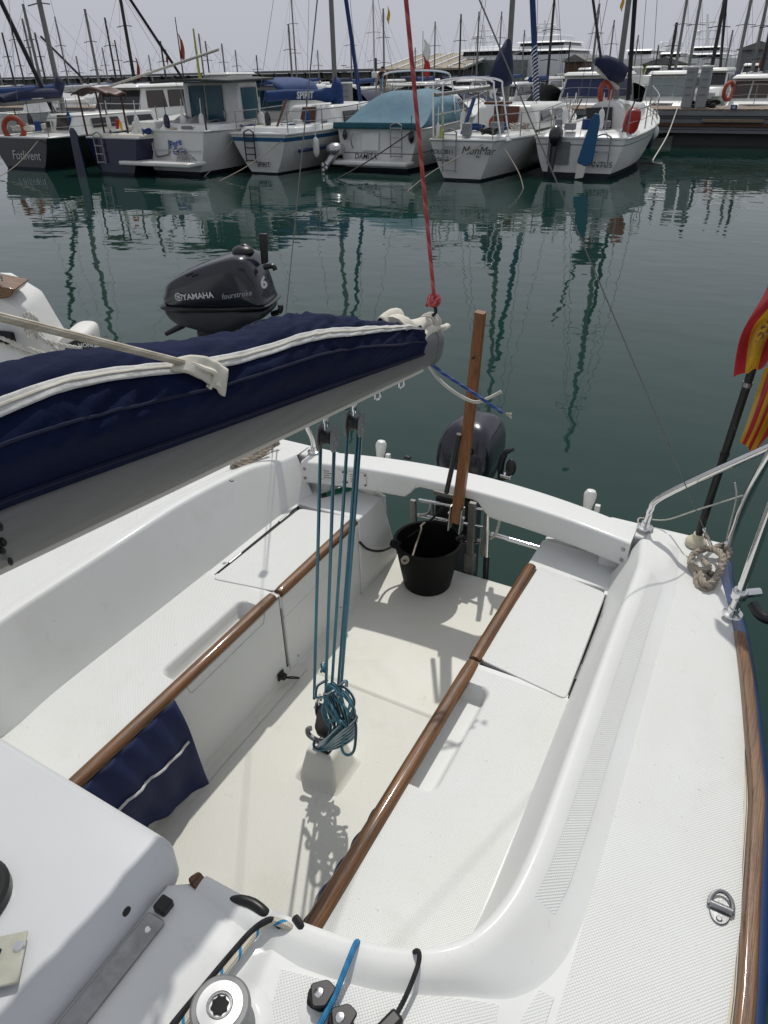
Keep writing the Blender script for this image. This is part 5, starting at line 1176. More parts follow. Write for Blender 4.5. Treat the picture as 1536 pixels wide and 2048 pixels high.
for yy in (0.0, .55): MB().tube(spline([V(x0+.02, y0+yy, .95), V(x0, y0+yy, 1.9), V(x0+.10, y0+yy, 2.10), V((x0+x1)/2, y0+yy, 2.18), V(x1-.10, y0+yy, 2.12), V(x1, y0+yy, 1.9), V(x1+.22, y0+yy, .95)], 5), .022, 7).build('stern_arch', G['steel'], T)
rails(T, [V(x0+.05, y0, .92), O+V(-1.1, 1.2, .9), O+V(-1.25, 3, .92)], .5); rails(T, [O+V(.75, -.05, .9), O+V(1.0, 1.2, .9), O+V(1.28, 3, .92), O+V(1.2, 5, 1.0), O+V(.6, 7.4, 1.15)], .52)
q = Y_(1012, 210, y0+4.0); mast(T, q[0], q[1], 1.3, 10.5, .08, 'mast', (5.2, 7.9), fore=O+V(0, 8.4, 1.25), aft=O+V(0, -.1, .95))
s0 = Y_(1017, 80, y0+3.6); s1 = Y_(1000, 165, y0+3.3)
MB().tube([s0, s0*.75+s1*.25, s0*.45+s1*.55, s1, s1+V(.02, 0, -.12)], [.07, .17, .27, .34, .22], 12).build('sail_bag', F['navy_c'], T, 70)
MB().tube([s1+V(-.1, 0, -.1), Y_(870, 190, y0+.6)], .045, 8).build('boom', F['mast'], T)
g0 = Y_(1074, 215, y0+7.6); g1 = Y_(1065, 0, y0+7.6)
MB().tube([g0, g0+(g1-g0)*2.2], .09, 9).build('furled_genoa', F['gen_b'], T)
mb = MB()
for k in range(16):
    u = .03+.035*k; mb.tube([g0+(g1-g0)*u+V(.10*math.cos(k), .10*math.sin(k), 0)*.0+V(-.095, -.03, -.03), g0+(g1-g0)*(u+.018)+V(.0, -.098, 0), g0+(g1-g0)*(u+.03)+V(.095, -.03, .03)], .018, 5)
mb.build('genoa_stripe', F['white'], T)
MB().tube([Y_(922, 275, y0+.5), Y_(948, 198, y0+1.2)], .05, 7).build('rolled_flag', F['blue_c'], T)
for px in (868, 876, 884): fender(T, Y_(px, 245+6*(px % 3), y0+.3), .35, .05, 'green_y' if px != 876 else 'white')
moor('', [O+V(.6, -.1, .85), O+V(-.2, -1.2, .35), O+V(-.5, -2.2, -.05)], parent=T); moor('', [O+V(.9, .2, .8), O+V(1.6, -.5, .3), O+V(1.9, -.9, -.05)], parent=T)
fender(T, O+V(1.3, 3.2, .9), .5, .1, 'white')
# ---------------------------------------------------------------- 9 sailboat with blue rudder and red fender
O = P(1150, 356, z=0); T = thing('moored_sailboat', 'white sailboat with blue rudder blade, black outboard and long red fender', 'sailboat', O); y0 = O[1]
hull(T, O, 6.6, 2.45, .9, .88, 1.35, .0, .26, top='white', stripes=((.72, .745, 'gry'),), stem=.06, zboot=.12)
label_text(T, 'ANTUS', .18, 1176, 334, y0-.06, 'txt_k', shear=.0)
ra, rb = Y_(1197, 226, y0-.28), Y_(1167, 330, y0-.28)
pl = [Y_(px, py, y0-.28)[[0, 2]] for px, py in ((1190, 226), (1199, 229), (1200, 245), (1185, 325), (1172, 333), (1154, 325), (1182, 240))]
MB().prism([tuple(q) for q in pl], y0-.31, y0-.25, 'y').build('rudder', mat('blue_rudder_paint', (.01, .09, .20), .4), T, bevel=.015)
pl = [Y_(px, py, y0-.27)[[0, 2]] for px, py in ((1155, 327), (1172, 333), (1166, 355), (1150, 357))]
MB().prism([tuple(q) for q in pl], y0-.30, y0-.25, 'y').build('rudder_tip', F['white'], T)
oc = Y_(1112, 272, y0-.25); MB().ball(oc, (.17, .25, .24), 14, 9).build('outboard_cowl', F['black'], T); MB().tube([oc+V(-.02, 0, -.15), oc+V(-.05, -.05, -.8)], [.10, .07], 8).build('outboard_leg', F['black'], T)
pane(T, 'transom_step', 'gry', [O+V(-.75, -.03, .3), O+V(-.2, -.03, .3), O+V(-.2, -.03, .8), O+V(-.75, -.03, .8)], .02)
ladder(T, O[0]+.42, O[0]+.78, y0-.10, .30, .92, 3)
block_(T, 'cockpit_coaming', 'white', O, (.2, 2.0, 1.08), (.5, 2.0, .98), .85, .98, .06)
ca, cb = Y_(1165, 270, y0+1.9), Y_(1248, 270, y0+1.9); zt = Y_(1205, 203, y0+1.9)[2]; cxx = (ca[0]+cb[0])/2; w_ = (cb[0]-ca[0])/2
rg = [[V(cxx+x, y0+yy, z) for x, z in fillet([(-w_, .9), (-w_*.82, zt-.1, .2), (0, zt+.06, .5), (w_*.82, zt-.1, .2), (w_, .9)], 5)] for yy in (1.9, 3.0, 5.2)]
rg[2] = [V(cxx+(q[0]-cxx)*.75, q[1], min(q[2], 1.45)) for q in rg[2]]
MB().loft(rg, True).build('cabin', F['white'], T, 45)
pane(T, 'companionway', 'glass', [Y_(1175, 270, y0+1.86), Y_(1222, 272, y0+1.86), V(Y_(1226, 212, y0+1.86)[0], y0+1.86, zt-.12), V(Y_(1173, 214, y0+1.86)[0], y0+1.86, zt-.14)], .03)
rails(T, [O+V(-1.05, .1, .95), O+V(-1.15, 1.4, 1.0), O+V(-1.15, 3, 1.1)], .5); rails(T, [O+V(1.1, .1, .95), O+V(1.2, 1.6, 1.0), O+V(1.1, 3.5, 1.15), O+V(.5, 5.6, 1.35)], .5)
f0, f1 = Y_(1272, 215, y0+.9), Y_(1256, 268, y0+.9); fd = f1-f0; MB().lathe([(.04, 0), (.15, .06), (.19, .2), (.19, np.linalg.norm(fd)-.15), (.14, np.linalg.norm(fd)-.04), (.04, np.linalg.norm(fd))], f0, 14, fd).build('long_fender', F['red'], T)
lifebuoy(T, Y_(1211, 187, y0+2.4), .25, 'orange', (1, -.35, .1))
q = Y_(1231, 200, y0+2.9); mast(T, q[0], q[1], 1.6, 9.2, .075, 'mast', (4.8, 7.0), fore=O+V(0, 6.4, 1.4), aft=O+V(0, 0, .9))
s0, s1 = Y_(1192, 122, y0+2.0), Y_(1240, 148, y0+2.8)
MB().tube([s0, s0*.7+s1*.3+V(0, 0, .03), s0*.35+s1*.65, s1, s1+V(.02, .02, -.18)], [.08, .2, .27, .24, .1], 12).build('sail_cover', F['navy_c'], T, 70)
MB().tube([s0+V(0, 0, -.15), s1+V(0, 0, -.32)], .05, 8).build('boom', F['mast_w'], T)
MB().tube([Y_(1202, 118, y0+1.9), Y_(1186, 0, y0+1.9), Y_(1178, -60, y0+1.9)], .035, 6).build('topping_strut', F['mast_d'], T)
g0 = Y_(1256, 200, y0+4.4); g1 = Y_(1270, 0, y0+4.4); MB().tube([g0, g0+(g1-g0)*2.2], .06, 8).build('furled_genoa', F['gen_k'], T)
fender(T, Y_(1303, 248, y0+3.5), .6, .11, 'navy'); fender(T, Y_(1311, 250, y0+4.5), .35, .12, 'white')
mb = MB()
for k in range(5): mb.tube([Y_(1242+3*k, 225, y0+2.2)+V(.14*math.cos(q_), -.02*k, .2*math.sin(q_)) for q_ in np.linspace(0, 6.283, 14, False)], .014, 5, closed=True)
mb.build('rope_coil', G['rope_w'], T)
moor('', [Y_(1355, 216, 29), Y_(1335, 270, 27.5), Y_(1307, 318, 24), Y_(1306, 322, 23.8)], .02, G['rope_w'], parent=T)

# ---------------------------------------------------------------- loose gear on the moored boats
def gear(T, n, x0, x1, y0_, y1, z, seed):
    rd = random.Random(seed)
    for k in range(n):
        c = V(rd.uniform(x0, x1), rd.uniform(y0_, y1), z); q = rd.random()
        if q < .25: MB().box(c+V(0, 0, .1), (rd.uniform(.15, .4), rd.uniform(.15, .3), rd.uniform(.12, .28)), rz=rd.uniform(0, 3)).build('deck_box', rd.choice([F['white'], F['gry'], F['blue_c'], F['black']]), T, bevel=.02)
        elif q < .5:
            mb = MB(); r0 = rd.uniform(.10, .18)
            for i in range(4): mb.tube([c+V(r0*math.cos(a)*(1+.12*i), r0*math.sin(a), .03+.03*i+.02*math.sin(3*a+i)) for a in np.linspace(0, 6.283, 14, False)], .016, 5, closed=True)
            mb.build('rope_coil', rd.choice([G['rope_w'], G['rope_3'], G['blk_m'], F['blue_c']]), T)
        elif q < .75: MB().tube([c, c+V(rd.uniform(-.3, .3), rd.uniform(-.2, .2), rd.uniform(.5, 1.0))], rd.uniform(.012, .03), 6).build('upright_pole', rd.choice([G['steel_b'], F['mast_w'], F['brown'], F['black']]), T)
        else: fender(T, c+V(0, 0, .45), rd.uniform(.3, .5), rd.uniform(.06, .1), rd.choice(['white', 'navy', 'black', 'orange', 'blue_c']))
for T_, sd in list(zip([o for o in bpy.data.objects if o.parent is None and o.name.split('.')[0] in ('moored_sailboat', 'motor_boat', 'moored_launch') and o.get('label')], range(30))):
    L_ = off(T_)
    if L_[1] > 10: gear(T_, 11, L_[0]-.95, L_[0]+1.0, L_[1]+.15, L_[1]+2.4, 1.0, sd+3)

# ================================================================ pontoon on the right and behind the row
PT = thing('pontoon', 'long grey pontoon with plank deck behind the moored boats', 'pontoon', (-10, 29, 0))
mb = MB(); xa, xb = -40, 24
MB().box(((xa+xb)/2, 30.2, .98), (xb-xa, 2.5, .14)).build('deck_beam', F['gry'], PT)
for k, (z, h, m_, yo) in enumerate(((.86, .10, 'gry', .02), (.74, .12, 'gry', .0), (.63, .10, 'brown', -.05), (.53, .09, 'gry', .03), (.43, .10, 'gry', .05))): MB().box(((xa+xb)/2, 30.25+yo, z), (xb-xa, 2.4, h-.008)).build('fascia_board', F[m_], PT)
pm = [MB().box((0, 0, 0), (.145, 2.5, .05))]
pr = pm[0].build('plank', F['teak'], PT, bevel=.006, local=True); off0 = off(PT)
n = 0; x = xa+.08
first = True
while x < xb and n < 299:
    if -14 < x < 22:
        o = pr if first else pr.copy()
        if not first: COL.objects.link(o); o.parent = PT
        o.location = (x-off0[0], 30.2-off0[1]+random.uniform(-.02, .02), 1.08-off0[2]+random.uniform(-.004, .004)); first = False; n += 1
    x += .155
MB().box(((xa-14)/2-.1, 30.2, 1.08), (-14-xa, 2.5, .05)).build('planking', F['teak'], PT)
MB().box(Y_(1465, 242, 28.95), (1.9, .12, .10)).build('fender_timber', F['teak'], PT, bevel=.02)
pq = Y_(1468, 214, 28.93); pl = MB().box(pq, (.20, .02, .13)).build('number_plate', mat('blue_enamel', (.02, .06, .22), .4), PT)
text('45', .11, pq+V(-.06, -.012, -.04), (1, 0, 0), (0, 0, 1), bold=.003).build('lettering', F['txt_w'], pl)
for x in np.arange(-36, 24, 6): MB().box((x+4.2, 30.4, .12), (3.4, 2.0, .5)).build('float', F['conc_d'], PT)  # dark boxes added under the deck to make the gap read dark
for x in np.arange(-36, 24, 6): MB().lathe([(.18, -.6), (.18, .42)], (x+1.5, 30.3, 0), 12).build('pile', F['conc_d'], PT)
def pedestal(px, w_, zt_px, lab, txt=False):
    c = Y_(px, 212, 29.6); zt = Y_(px, zt_px, 29.6)[2]
    t_ = thing('service_pedestal', lab, 'pedestal', (c[0], 29.6, 1.105))
    MB().box((c[0], 29.6, (1.105+zt)/2), (w_, .3, zt-1.105)).build('column', mat('pedestal_grey', (.27, .285, .29), .5), t_, bevel=.03)
    MB().box((c[0], 29.6, zt+.03), (w_+.04, .34, .08)).build('cap', F['white'], t_, bevel=.03)
    for k in range(6): MB().box((c[0], 29.443, 1.5+.22*k), (w_*.6, .015, .03)).build('louvre', F['gry'], t_)
    return t_
pedestal(1373, .34, 137, 'grey service pedestal on the pontoon, left of the close pair'); pedestal(1401, .34, 136, 'grey service pedestal on the pontoon, right of the close pair')
pedestal(695, .40, 168, 'grey service pedestal on the pontoon left of the teal covered cruiser')
mb = MB(); c = Y_(1440, 212, 29.8)
tp = thing('hose_heap', 'dark hose coiled on the pontoon beside the paired pedestals', 'hose', (c[0]-.4, 29.8, 1.11))
for k in range(5): mb.tube([V(c[0]-.5+.35*math.cos(q)*(1+.1*k), 29.8+.3*math.sin(q), 1.15+.035*k+.05*math.sin(3*q+k)) for q in np.linspace(0, 6.283, 16, False)], .03, 6, closed=True)
mb.build('coil', G['blk_m'], tp)

# ================================================================ boats on the far side of the pontoon
def cruiser(px0, px1, py_roof, py_deck, y, lab, glass='glass', roofm='white', lean=.5, buoy=False, rail=True, hullm='white', seed=0, flyb=False, group=None, nwin=3):
    """cabin boat with its bow to the pontoon; pixel limits of the cabin give its width and height"""
    rd = random.Random(seed)
    a, b_ = Y_(px0, py_deck, y), Y_(px1, py_deck, y); zt = Y_((px0+px1)/2, py_roof, y)[2]; zd = max(.9, a[2]); cx = (a[0]+b_[0])/2; w_ = abs(b_[0]-a[0])/2; O = V(cx, y, 0)
    T = thing('cabin_boat', lab, 'motor boat', O, group)
    zs = min(max(.95, zd-.05), 1.25)
    hull(T, O+V(0, 6.5, 0), 8.0, 2*w_+.5, .95, zs, zs+.12, 0, .35, top=hullm, head=-1)
    zm = max(zd+.25, zt*.62+zd*.38-.35)
    block_(T, 'coachroof', 'white', O, (-.9, 4, w_*.95), (-.5, 4, w_*.9), zs-.05, zd+.12, .08)
    block_(T, 'wheelhouse', 'white', O, (.0, 3.4, w_), (lean, 3.1, w_*.88), zd, zt, .06)
    block_(T, 'roof', roofm, O, (lean-.22, 3.5, w_*.96), (lean-.05, 3.4, w_*.84), zt+.004, zt+.14, .05)
    us = np.linspace(-.92, .92, nwin+1)
    for u0, u1 in zip(us, us[1:]):
        f_ = lambda u, k: O+V(w_*u*(1-.12*k), lean*k-.035, zd+(zt-zd)*k)
        pane(T, 'windscreen', glass, [f_(u0+.03, .28), f_(u1-.03, .28), f_(u1-.03, .9), f_(u0+.03, .9)], .02)
    f_ = lambda v, k: O+V(w_*(1-.12*k)+.006, lean*k+.2+v*2.4, zd+(zt-zd)*k)
    pane(T, 'side_window', glass, [f_(0, .3), f_(1, .3), f_(.9, .88), f_(0.05, .88)], .02)
    if rail: rails(T, [O+V(-w_-.1, 1.5, zs), O+V(-w_*.8, -.2, zs+.05), O+V(0, -1.3, zs+.12), O+V(w_*.8, -.2, zs+.05), O+V(w_+.1, 1.5, zs)], .6)
    if flyb:
        block_(T, 'flybridge', 'white', O, (lean+.3, 3.0, w_*.75), (lean+.5, 2.9, w_*.7), zt+.15, zt+.5, .06); MB().tube([O+V(0, 1.6, zt+.5), O+V(0, 1.7, zt+1.6)], .03, 6).build('antenna', F['mast_w'], T)
    if buoy: lifebuoy(T, O+V(-w_*.9 if buoy < 0 else w_*.9, -.3, zd+.45), .27, 'orange', (1, -.5, 0))
    return T
cruiser(1112, 1232, 152, 212, 33, 'white boat with navy covered windscreen behind the blue-ruddered sailboat', 'glass_n', seed=1, nwin=1)
cruiser(1282, 1374, 150, 208, 33.5, 'grey wheelhouse boat with pale glass left of the paired pedestals', 'glass_g', seed=2, lean=.3)
cruiser(1392, 1450, 143, 180, 38, 'small white cabin boat with dark windscreen right of the paired pedestals', 'glass', seed=3, rail=False, nwin=1)
cruiser(1447, 1580, 158, 210, 32.5, 'white cruiser with lifebuoys and curtained windows at the right edge', 'glass_b', seed=4, lean=.6, buoy=-1)
cruiser(860, 935, 182, 214, 34, 'white domed-roof boat behind the right rail of the teal covered cruiser', 'glass', seed=5, nwin=2)
cruiser(772, 850, 172, 196, 36, 'white boat carrying a dinghy on its roof beside the standing person', 'glass', seed=6, flyb=False, nwin=2)
cruiser(590, 650, 178, 205, 35, 'small white boat seen under the blue covered boom', 'glass', seed=7)
cruiser(296, 352, 178, 215, 34, 'white cabin boat left of the teal curtained cabin', 'glass', seed=8)
cruiser(400, 455, 150, 190, 44, 'white cabin boat glimpsed above the teal curtained cabin', 'glass', seed=9)
cruiser(60, 120, 182, 215, 36, 'white cabin boat behind the black hulled sailboat', 'glass_b', seed=10)
cruiser(690, 730, 180, 205, 42, 'small white boat behind the left rail of the teal covered cruiser', 'glass', seed=11)
cruiser(1040, 1095, 160, 190, 46, 'white cabin boat behind the striped furled genoa', 'glass', seed=12)
cruiser(985, 1030, 172, 200, 40, 'white cabin boat below the navy sail bag', 'glass', seed=13)
k = 0
for px0, w_, pr_, d_ in ((-20, 50, 178, 40), (140, 55, 180, 44), (215, 45, 172, 55), (260, 40, 170, 60), (335, 40, 172, 62), (505, 40, 168, 58), (560, 40, 166, 66), (635, 36, 168, 64), (735, 36, 164, 62), (840, 34, 162, 70), (905, 36, 164, 60), (950, 34, 160, 72), (1150, 36, 140, 70), (1225, 40, 138, 66), (1285, 34, 136, 74), (1330, 34, 136, 70), (1480, 36, 132, 64)):
    cruiser(px0, px0+w_, pr_, pr_+18, d_*.86, 'small white cabin boat in the distant crowd, %s of those from left' % ORD[k], random.choice(['glass', 'glass_b', 'glass', 'glass_n']), rail=False, seed=20+k, group='distant cabin boats beyond the pontoon', nwin=2); k += 1
c = Y_(805, 180, 37.2); T = thing('dinghy', 'pale inflatable dinghy upturned on a cabin roof beside the standing person', 'dinghy', (c[0], 37.2, c[2]))
MB().tube(spline([c+V(-.9, 0, .1), c+V(-.8, -.6, .1), c+V(.5, -.6, .1), c+V(1.0, 0, .12), c+V(.5, .6, .1), c+V(-.8, .6, .1)], 5, True), .22, 8, closed=True).build('tube', F['cream'], T)
MB().box(c+V(0, 0, .2), (1.6, 1.0, .06)).build('floor', F['gry'], T, bevel=.02)

# ================================================================ masts of the sailboats beyond
def far_sail(px, top, d, lab, m_='mast', r=.07, flag=None, gen=None, spr=True, hull_=True, grp='distant sailboats beyond the pontoon'):
    b_ = P(px, 190, d=d); b_[2] = 0; k = ray(px, 190)
    # mast top: same ground point, height from the pixel row
    lo, hi = 1., 30.
    for _ in range(40):
        z = (lo+hi)/2; q = V(b_[0], b_[1], z)-CAM; yy = CY-FPX*(q@_u)/(q@_f)
        if yy > top: lo = z
        else: hi = z
    zt = z; T = thing('distant_sailboat', lab, 'sailboat', b_, grp)
    if hull_:
        hull(T, b_+V(0, -3.2, 0), 8, 2.5, .8, .95, 1.2, 0, .4, top=random.choice(['white', 'white', 'navy', 'cream']))
        block_(T, 'cabin', 'white', b_, (-.9, 2.4, .85), (-.7, 2, .7), .9, 1.45, .05)
        MB().tube([V(b_[0], b_[1]-2.9, 1.9), V(b_[0], b_[1]-.1, 1.95)], .13, 8).build('sail_cover', random.choice([F['blue_c'], F['navy_c'], F['grey_c'], F['blue_c']]), T)
    sp = tuple(zt*q for q in (.5, .74)) if spr else ()
    mast(T, b_[0], b_[1], 1.0, zt, r, m_, sp, fore=b_+V(0, 4.5, 1.2), aft=b_+V(0, -3.2, 1.0))
    if gen: MB().tube([b_+V(0, 4.4, 1.3), V(b_[0], b_[1]+.4, zt*.96)], .07, 6).build('furled_genoa', F[gen], T)
    if flag:
        q = V(b_[0], b_[1], zt-.2) if flag[1] is None else V(b_[0]+.25, b_[1], flag[1]); sz = .5
        MB().grid(lambda u, v: q+V(.05+.34*sz*u+.05*math.sin(5*v), .06*math.sin(6*u), -1.5*sz*v-.25*u), 4, 6).build('flag', F[flag[0]], T, 180, solid=.01)
    return T
MASTS = sorted(((35, 65, 62, 'mast_d', .07, None, None), (88, 8, 46, 'mast', .08, None, None), (80, 37, 55, 'mast', .07, None, None), (98, 65, 60, 'mast_d', .07, None, 'gen_k'), (203, 18, 50, 'mast', .08, None, None), (238, 35, 58, 'mast_d', .07, None, None), (249, 80, 66, 'mast_d', .06, None, None), (274, -30, 44, 'mast_d', .09, ('orange', 3.2), 'gen_k'), (168, 112, 62, 'mast', .06, None, None), (143, 33, 56, 'mast', .05, None, None), (337, 82, 60, 'mast_d', .07, ('orange', 4.0), None), (413, 67, 58, 'mast', .06, None, None), (424, 82, 66, 'mast_d', .06, None, None), (455, 87, 64, 'mast', .07, None, None), (587, 48, 54, 'mast', .07, None, None), (596, -20, 62, 'mast', .06, None, None), (750, 0, 52, 'mast_w', .06, None, None), (769, 17, 56, 'mast', .07, ('yellow', 6.0), None), (868, 43, 60, 'mast', .06, None, None), (917, 28, 58, 'mast_d', .07, None, None), (951, 23, 60, 'mast', .07, None, None), (994, 23, 62, 'mast', .06, None, None), (1092, -10, 46, 'mast_d', .08, None, None), (1130, 83, 66, 'mast_d', .07, None, None), (1178, 7, 56, 'mast', .08, None, None), (1210, 40, 60, 'mast', .06, ('yellow', 6.5), None), (1330, 45, 60, 'mast_d', .12, None, None), (1342, -20, 52, 'mast', .09, None, None), (1368, -20, 50, 'mast', .09, None, None), (1413, -20, 44, 'mast_d', .10, None, 'gen_k'), (1463, -20, 50, 'mast', .10, None, None), (1494, -20, 46, 'mast', .09, ('orange', 3.0), None), (1512, -20, 44, 'mast_d', .09, None, None), (1302, 90, 68, 'mast_d', .06, None, None), (1040, 60, 66, 'mast', .06, None, None), (10, 90, 64, 'mast', .06, None, None), (118, 120, 70, 'mast', .06, None, None), (310, 110, 72, 'mast', .06, None, None), (480, 100, 70, 'mast', .06, None, None), (520, 110, 72, 'mast_d', .06, None, None), (640, 100, 70, 'mast', .06, None, None), (705, 40, 60, 'mast', .06, None, None), (830, 95, 72, 'mast', .06, None, None), (1260, 70, 66, 'mast', .06, None, None), (1440, 60, 60, 'mast', .06, None, None), (55, 20, 66, 'mast_d', .06, None, None), (222, 95, 70, 'mast', .06, None, None), (1530, 20, 58, 'mast', .08, None, None)))
for k, (px, top, d, m_, r, fl, gn) in enumerate(MASTS):
    cl = {'mast': 'grey', 'mast_d': 'dark', 'mast_w': 'pale'}[m_]; ex = (' flying an orange pennant' if fl and fl[0] == 'orange' else ' flying a yellow pennant' if fl else '')+(' and black furled genoa' if gn and not fl else '')
    far_sail(px, top, d, 'distant sailboat, %s mast%s, %s from left on skyline' % (cl, ex, ORD[k]), m_, r, fl, gn)
# flag staffs that stand out
def staff(px, top, d, m_, lab, col, sz=1.0, r=.05, drop=0):
    b_ = P(px, 175, d=d); lo, hi = 1., 30.
    for _ in range(40):
        z = (lo+hi)/2; q = V(b_[0], b_[1], z)-CAM; yy = CY-FPX*(q@_u)/(q@_f)
        if yy > top: lo = z
        else: hi = z
    T = thing('flag_mast', lab, 'flag mast', (b_[0], b_[1], 1.0)); MB().tube([V(b_[0], b_[1], 1.0), V(b_[0], b_[1], z)], [r, r*.5], 8).build('pole', F[m_], T)
    for i, c in enumerate(col): MB().grid(lambda u, v: V(b_[0]+.04+.30*sz*u+.08*math.sin(4*v), b_[1]+.05*math.sin(6*u), z-drop-.2-1.3*sz*(v+i)/len(col)-.35*u), 4, 8).build('flag', F[c], T, 180, solid=.01)
staff(370, 34, 52, 'mast_d', 'thin staff with a rust coloured pennant above the cabin roof', ['orange'], .9, drop=.6)
staff(402, 57, 48, 'green_y', 'thick mottled staff with furled yellow flags near the slanting pole', ['yellow'], 1.0, .09, drop=2.0)
staff(845, 62, 56, 'mast_w', 'short staff with a white over red flag left of the warehouse', ['white', 'red'], 1.5, drop=.2)

# ================================================================ person standing on a boat behind the cruiser
pb = Y_(766, 192, 33.0); PZ = pb[2]; H_ = Y_(766, 133, 33.0)[2]-PZ
T = thing('person', 'person in black sleeveless top and grey shorts standing with back turned', 'person', (pb[0], 33.0, PZ))
def skinmesh(name, pts, edges, rad, mt, parent):
    me = bpy.data.meshes.new(name); me.from_pydata([tuple(np.array(p)-off(parent)) for p in pts], edges, []); me.update()
    o = bpy.data.objects.new(name, me); COL.objects.link(o); o.parent = parent; OFF[o.name] = off(parent); me.materials.append(mt)
    md = o.modifiers.new('skin', 'SKIN'); md.use_smooth_shade = True
    me.skin_vertices.new() if not me.skin_vertices else None
    for i, r_ in enumerate(rad): me.skin_vertices[0].data[i].radius = (r_, r_) if not hasattr(r_, '__len__') else r_
    me.skin_vertices[0].data[0].use_root = True
    q = o.modifiers.new('sub', 'SUBSURF'); q.levels = 1; q.render_levels = 1; return o
bx = V(pb[0], 33.0, PZ); h = H_
pts = [bx+V(*q)*h for q in ((0, 0, .52), (0, 0, .62), (0, .0, .74), (0, 0, .82), (0, -.005, .87), (0, -.01, .93), (0, -.01, .985), (.115, 0, .80), (.15, -.01, .64), (.14, -.07, .50), (.135, -.11, .44), (-.115, 0, .80), (-.15, 0, .64), (-.15, -.04, .49), (-.15, -.06, .43), (.055, 0, .48), (.06, -.005, .27), (.06, .01, .045), (.06, -.07, .02), (-.055, 0, .48), (-.06, 0, .27), (-.06, .01, .045), (-.06, -.07, .02))]
ed = [(0, 1), (1, 2), (2, 3), (3, 4), (4, 5), (5, 6), (3, 7), (7, 8), (8, 9), (9, 10), (3, 11), (11, 12), (12, 13), (13, 14), (0, 15), (15, 16), (16, 17), (17, 18), (0, 19), (19, 20), (20, 21), (21, 22)]
rad = [q*h for q in ((.09), .075, .095, .06, .035, .055, .045, .04, .028, .022, .02, .04, .028, .022, .02, .058, .036, .024, .02, .058, .036, .024, .02)]
skinmesh('body', pts, ed, rad, F['skin'], T)
MB().lathe([(.078*h, .56*h), (.088*h, .60*h), (.088*h, .66*h), (.11*h, .75*h), (.10*h, .81*h), (.05*h, .835*h)], bx, 14).build('top', F['shirt'], T)
mb = MB().lathe([(.092*h, .58*h), (.105*h, .52*h), (.105*h, .47*h)], bx, 14)
for sx in (1, -1): mb.tube([bx+V(sx*.052, 0, .49)*h, bx+V(sx*.062, 0, .34)*h], [.062*h, .06*h], 10)
mb.build('shorts', F['shorts'], T); MB().ball(bx+V(0, .004, .955)*h, (.055*h, .06*h, .062*h), 12, 8).build('hair', F['hair'], T)
MB().box(bx+V(-.12, -.03, .46)*h, (.05*h, .06*h, .12*h)).tube([bx+V(-.12, -.03, .52)*h, bx+V(0, -.09, .8)*h], .008*h, 5).build('bag', F['shirt'], T, bevel=.01)
T.scale = (1.3, 1.3, 1)
c = Y_(752, 150, 33.2); T = thing('radar_unit', 'white outboard-like radar unit on a rail beside the standing person', 'radar', (c[0], 33.2, PZ))
MB().box(c, (.35, .3, .28)).build('housing', F['white'], T, bevel=.06); MB().tube([c+V(0, 0, .1), c+V(0, 0, .65)], .06, 8).build('mast', F['black'], T); MB().tube([V(c[0], 33.2, PZ), c], .04, 6).build('post', G['steel_b'], T)

# ================================================================ far shore: breakwater, warehouse, superyachts
BW_ = thing('breakwater', 'long concrete breakwater wall closing the harbour at left', 'sea wall', (-120, 150, 0))
MB().box((-150, 152, 1.2), (330, 4, 2.9)).build('wall', F['conc'], BW_)
MB().box((-150, 150.6, 2.95), (330, 5.4, .45)).build('coping', F['conc'], BW_)
pst = MB().box((0, 0, 0), (.35, .5, 1.6)).build('pillar', F['conc_d'], BW_, local=True)
for k in range(75):
    o = pst if k == 0 else pst.copy()
    if k: COL.objects.link(o); o.parent = BW_
    o.location = (-300+4.1*k+120, 149.6-150, 1.9)
wh = thing('warehouse', 'low harbour warehouse with beige corrugated roof', 'warehouse', (-46, 118, 0))
wy = 112; wa, wb = Y_(772, 150, wy), Y_(925, 148, wy); ze = Y_(800, 142, wy)[2]; zr_ = Y_(850, 112, wy+14)[2]
MB().box(((wa[0]+wb[0])/2, wy+10, ze/2), (wb[0]-wa[0], 19.6, ze)).build('wall', F['conc_d'], wh)
rp = [V(wa[0]-.6, wy-.5, ze), V(wb[0]+.6, wy-.5, ze), V(wb[0]+.6, wy+14, zr_), V(wa[0]-.6, wy+14, zr_)]
MB().loft([rp, [q+V(0, 0, .25) for q in rp]]).build('roof', F['roof'], wh)
for u in np.linspace(0, 1, 6): MB().bar(rp[0]*(1-u)+rp[1]*u+V(0, 0, .35), rp[3]*(1-u)+rp[2]*u+V(0, 0, .35), .25, .2).build('roof_rib', F['ywhite'], wh)
for u in (.12, .34, .56, .78): MB().lathe([(1.3, 0), (1.3, .15)], wa*(1-u)+wb*u+V(0, -.35, -1.3), 18, (0, -1, 0)).build('arch_window', F['glass'], wh)
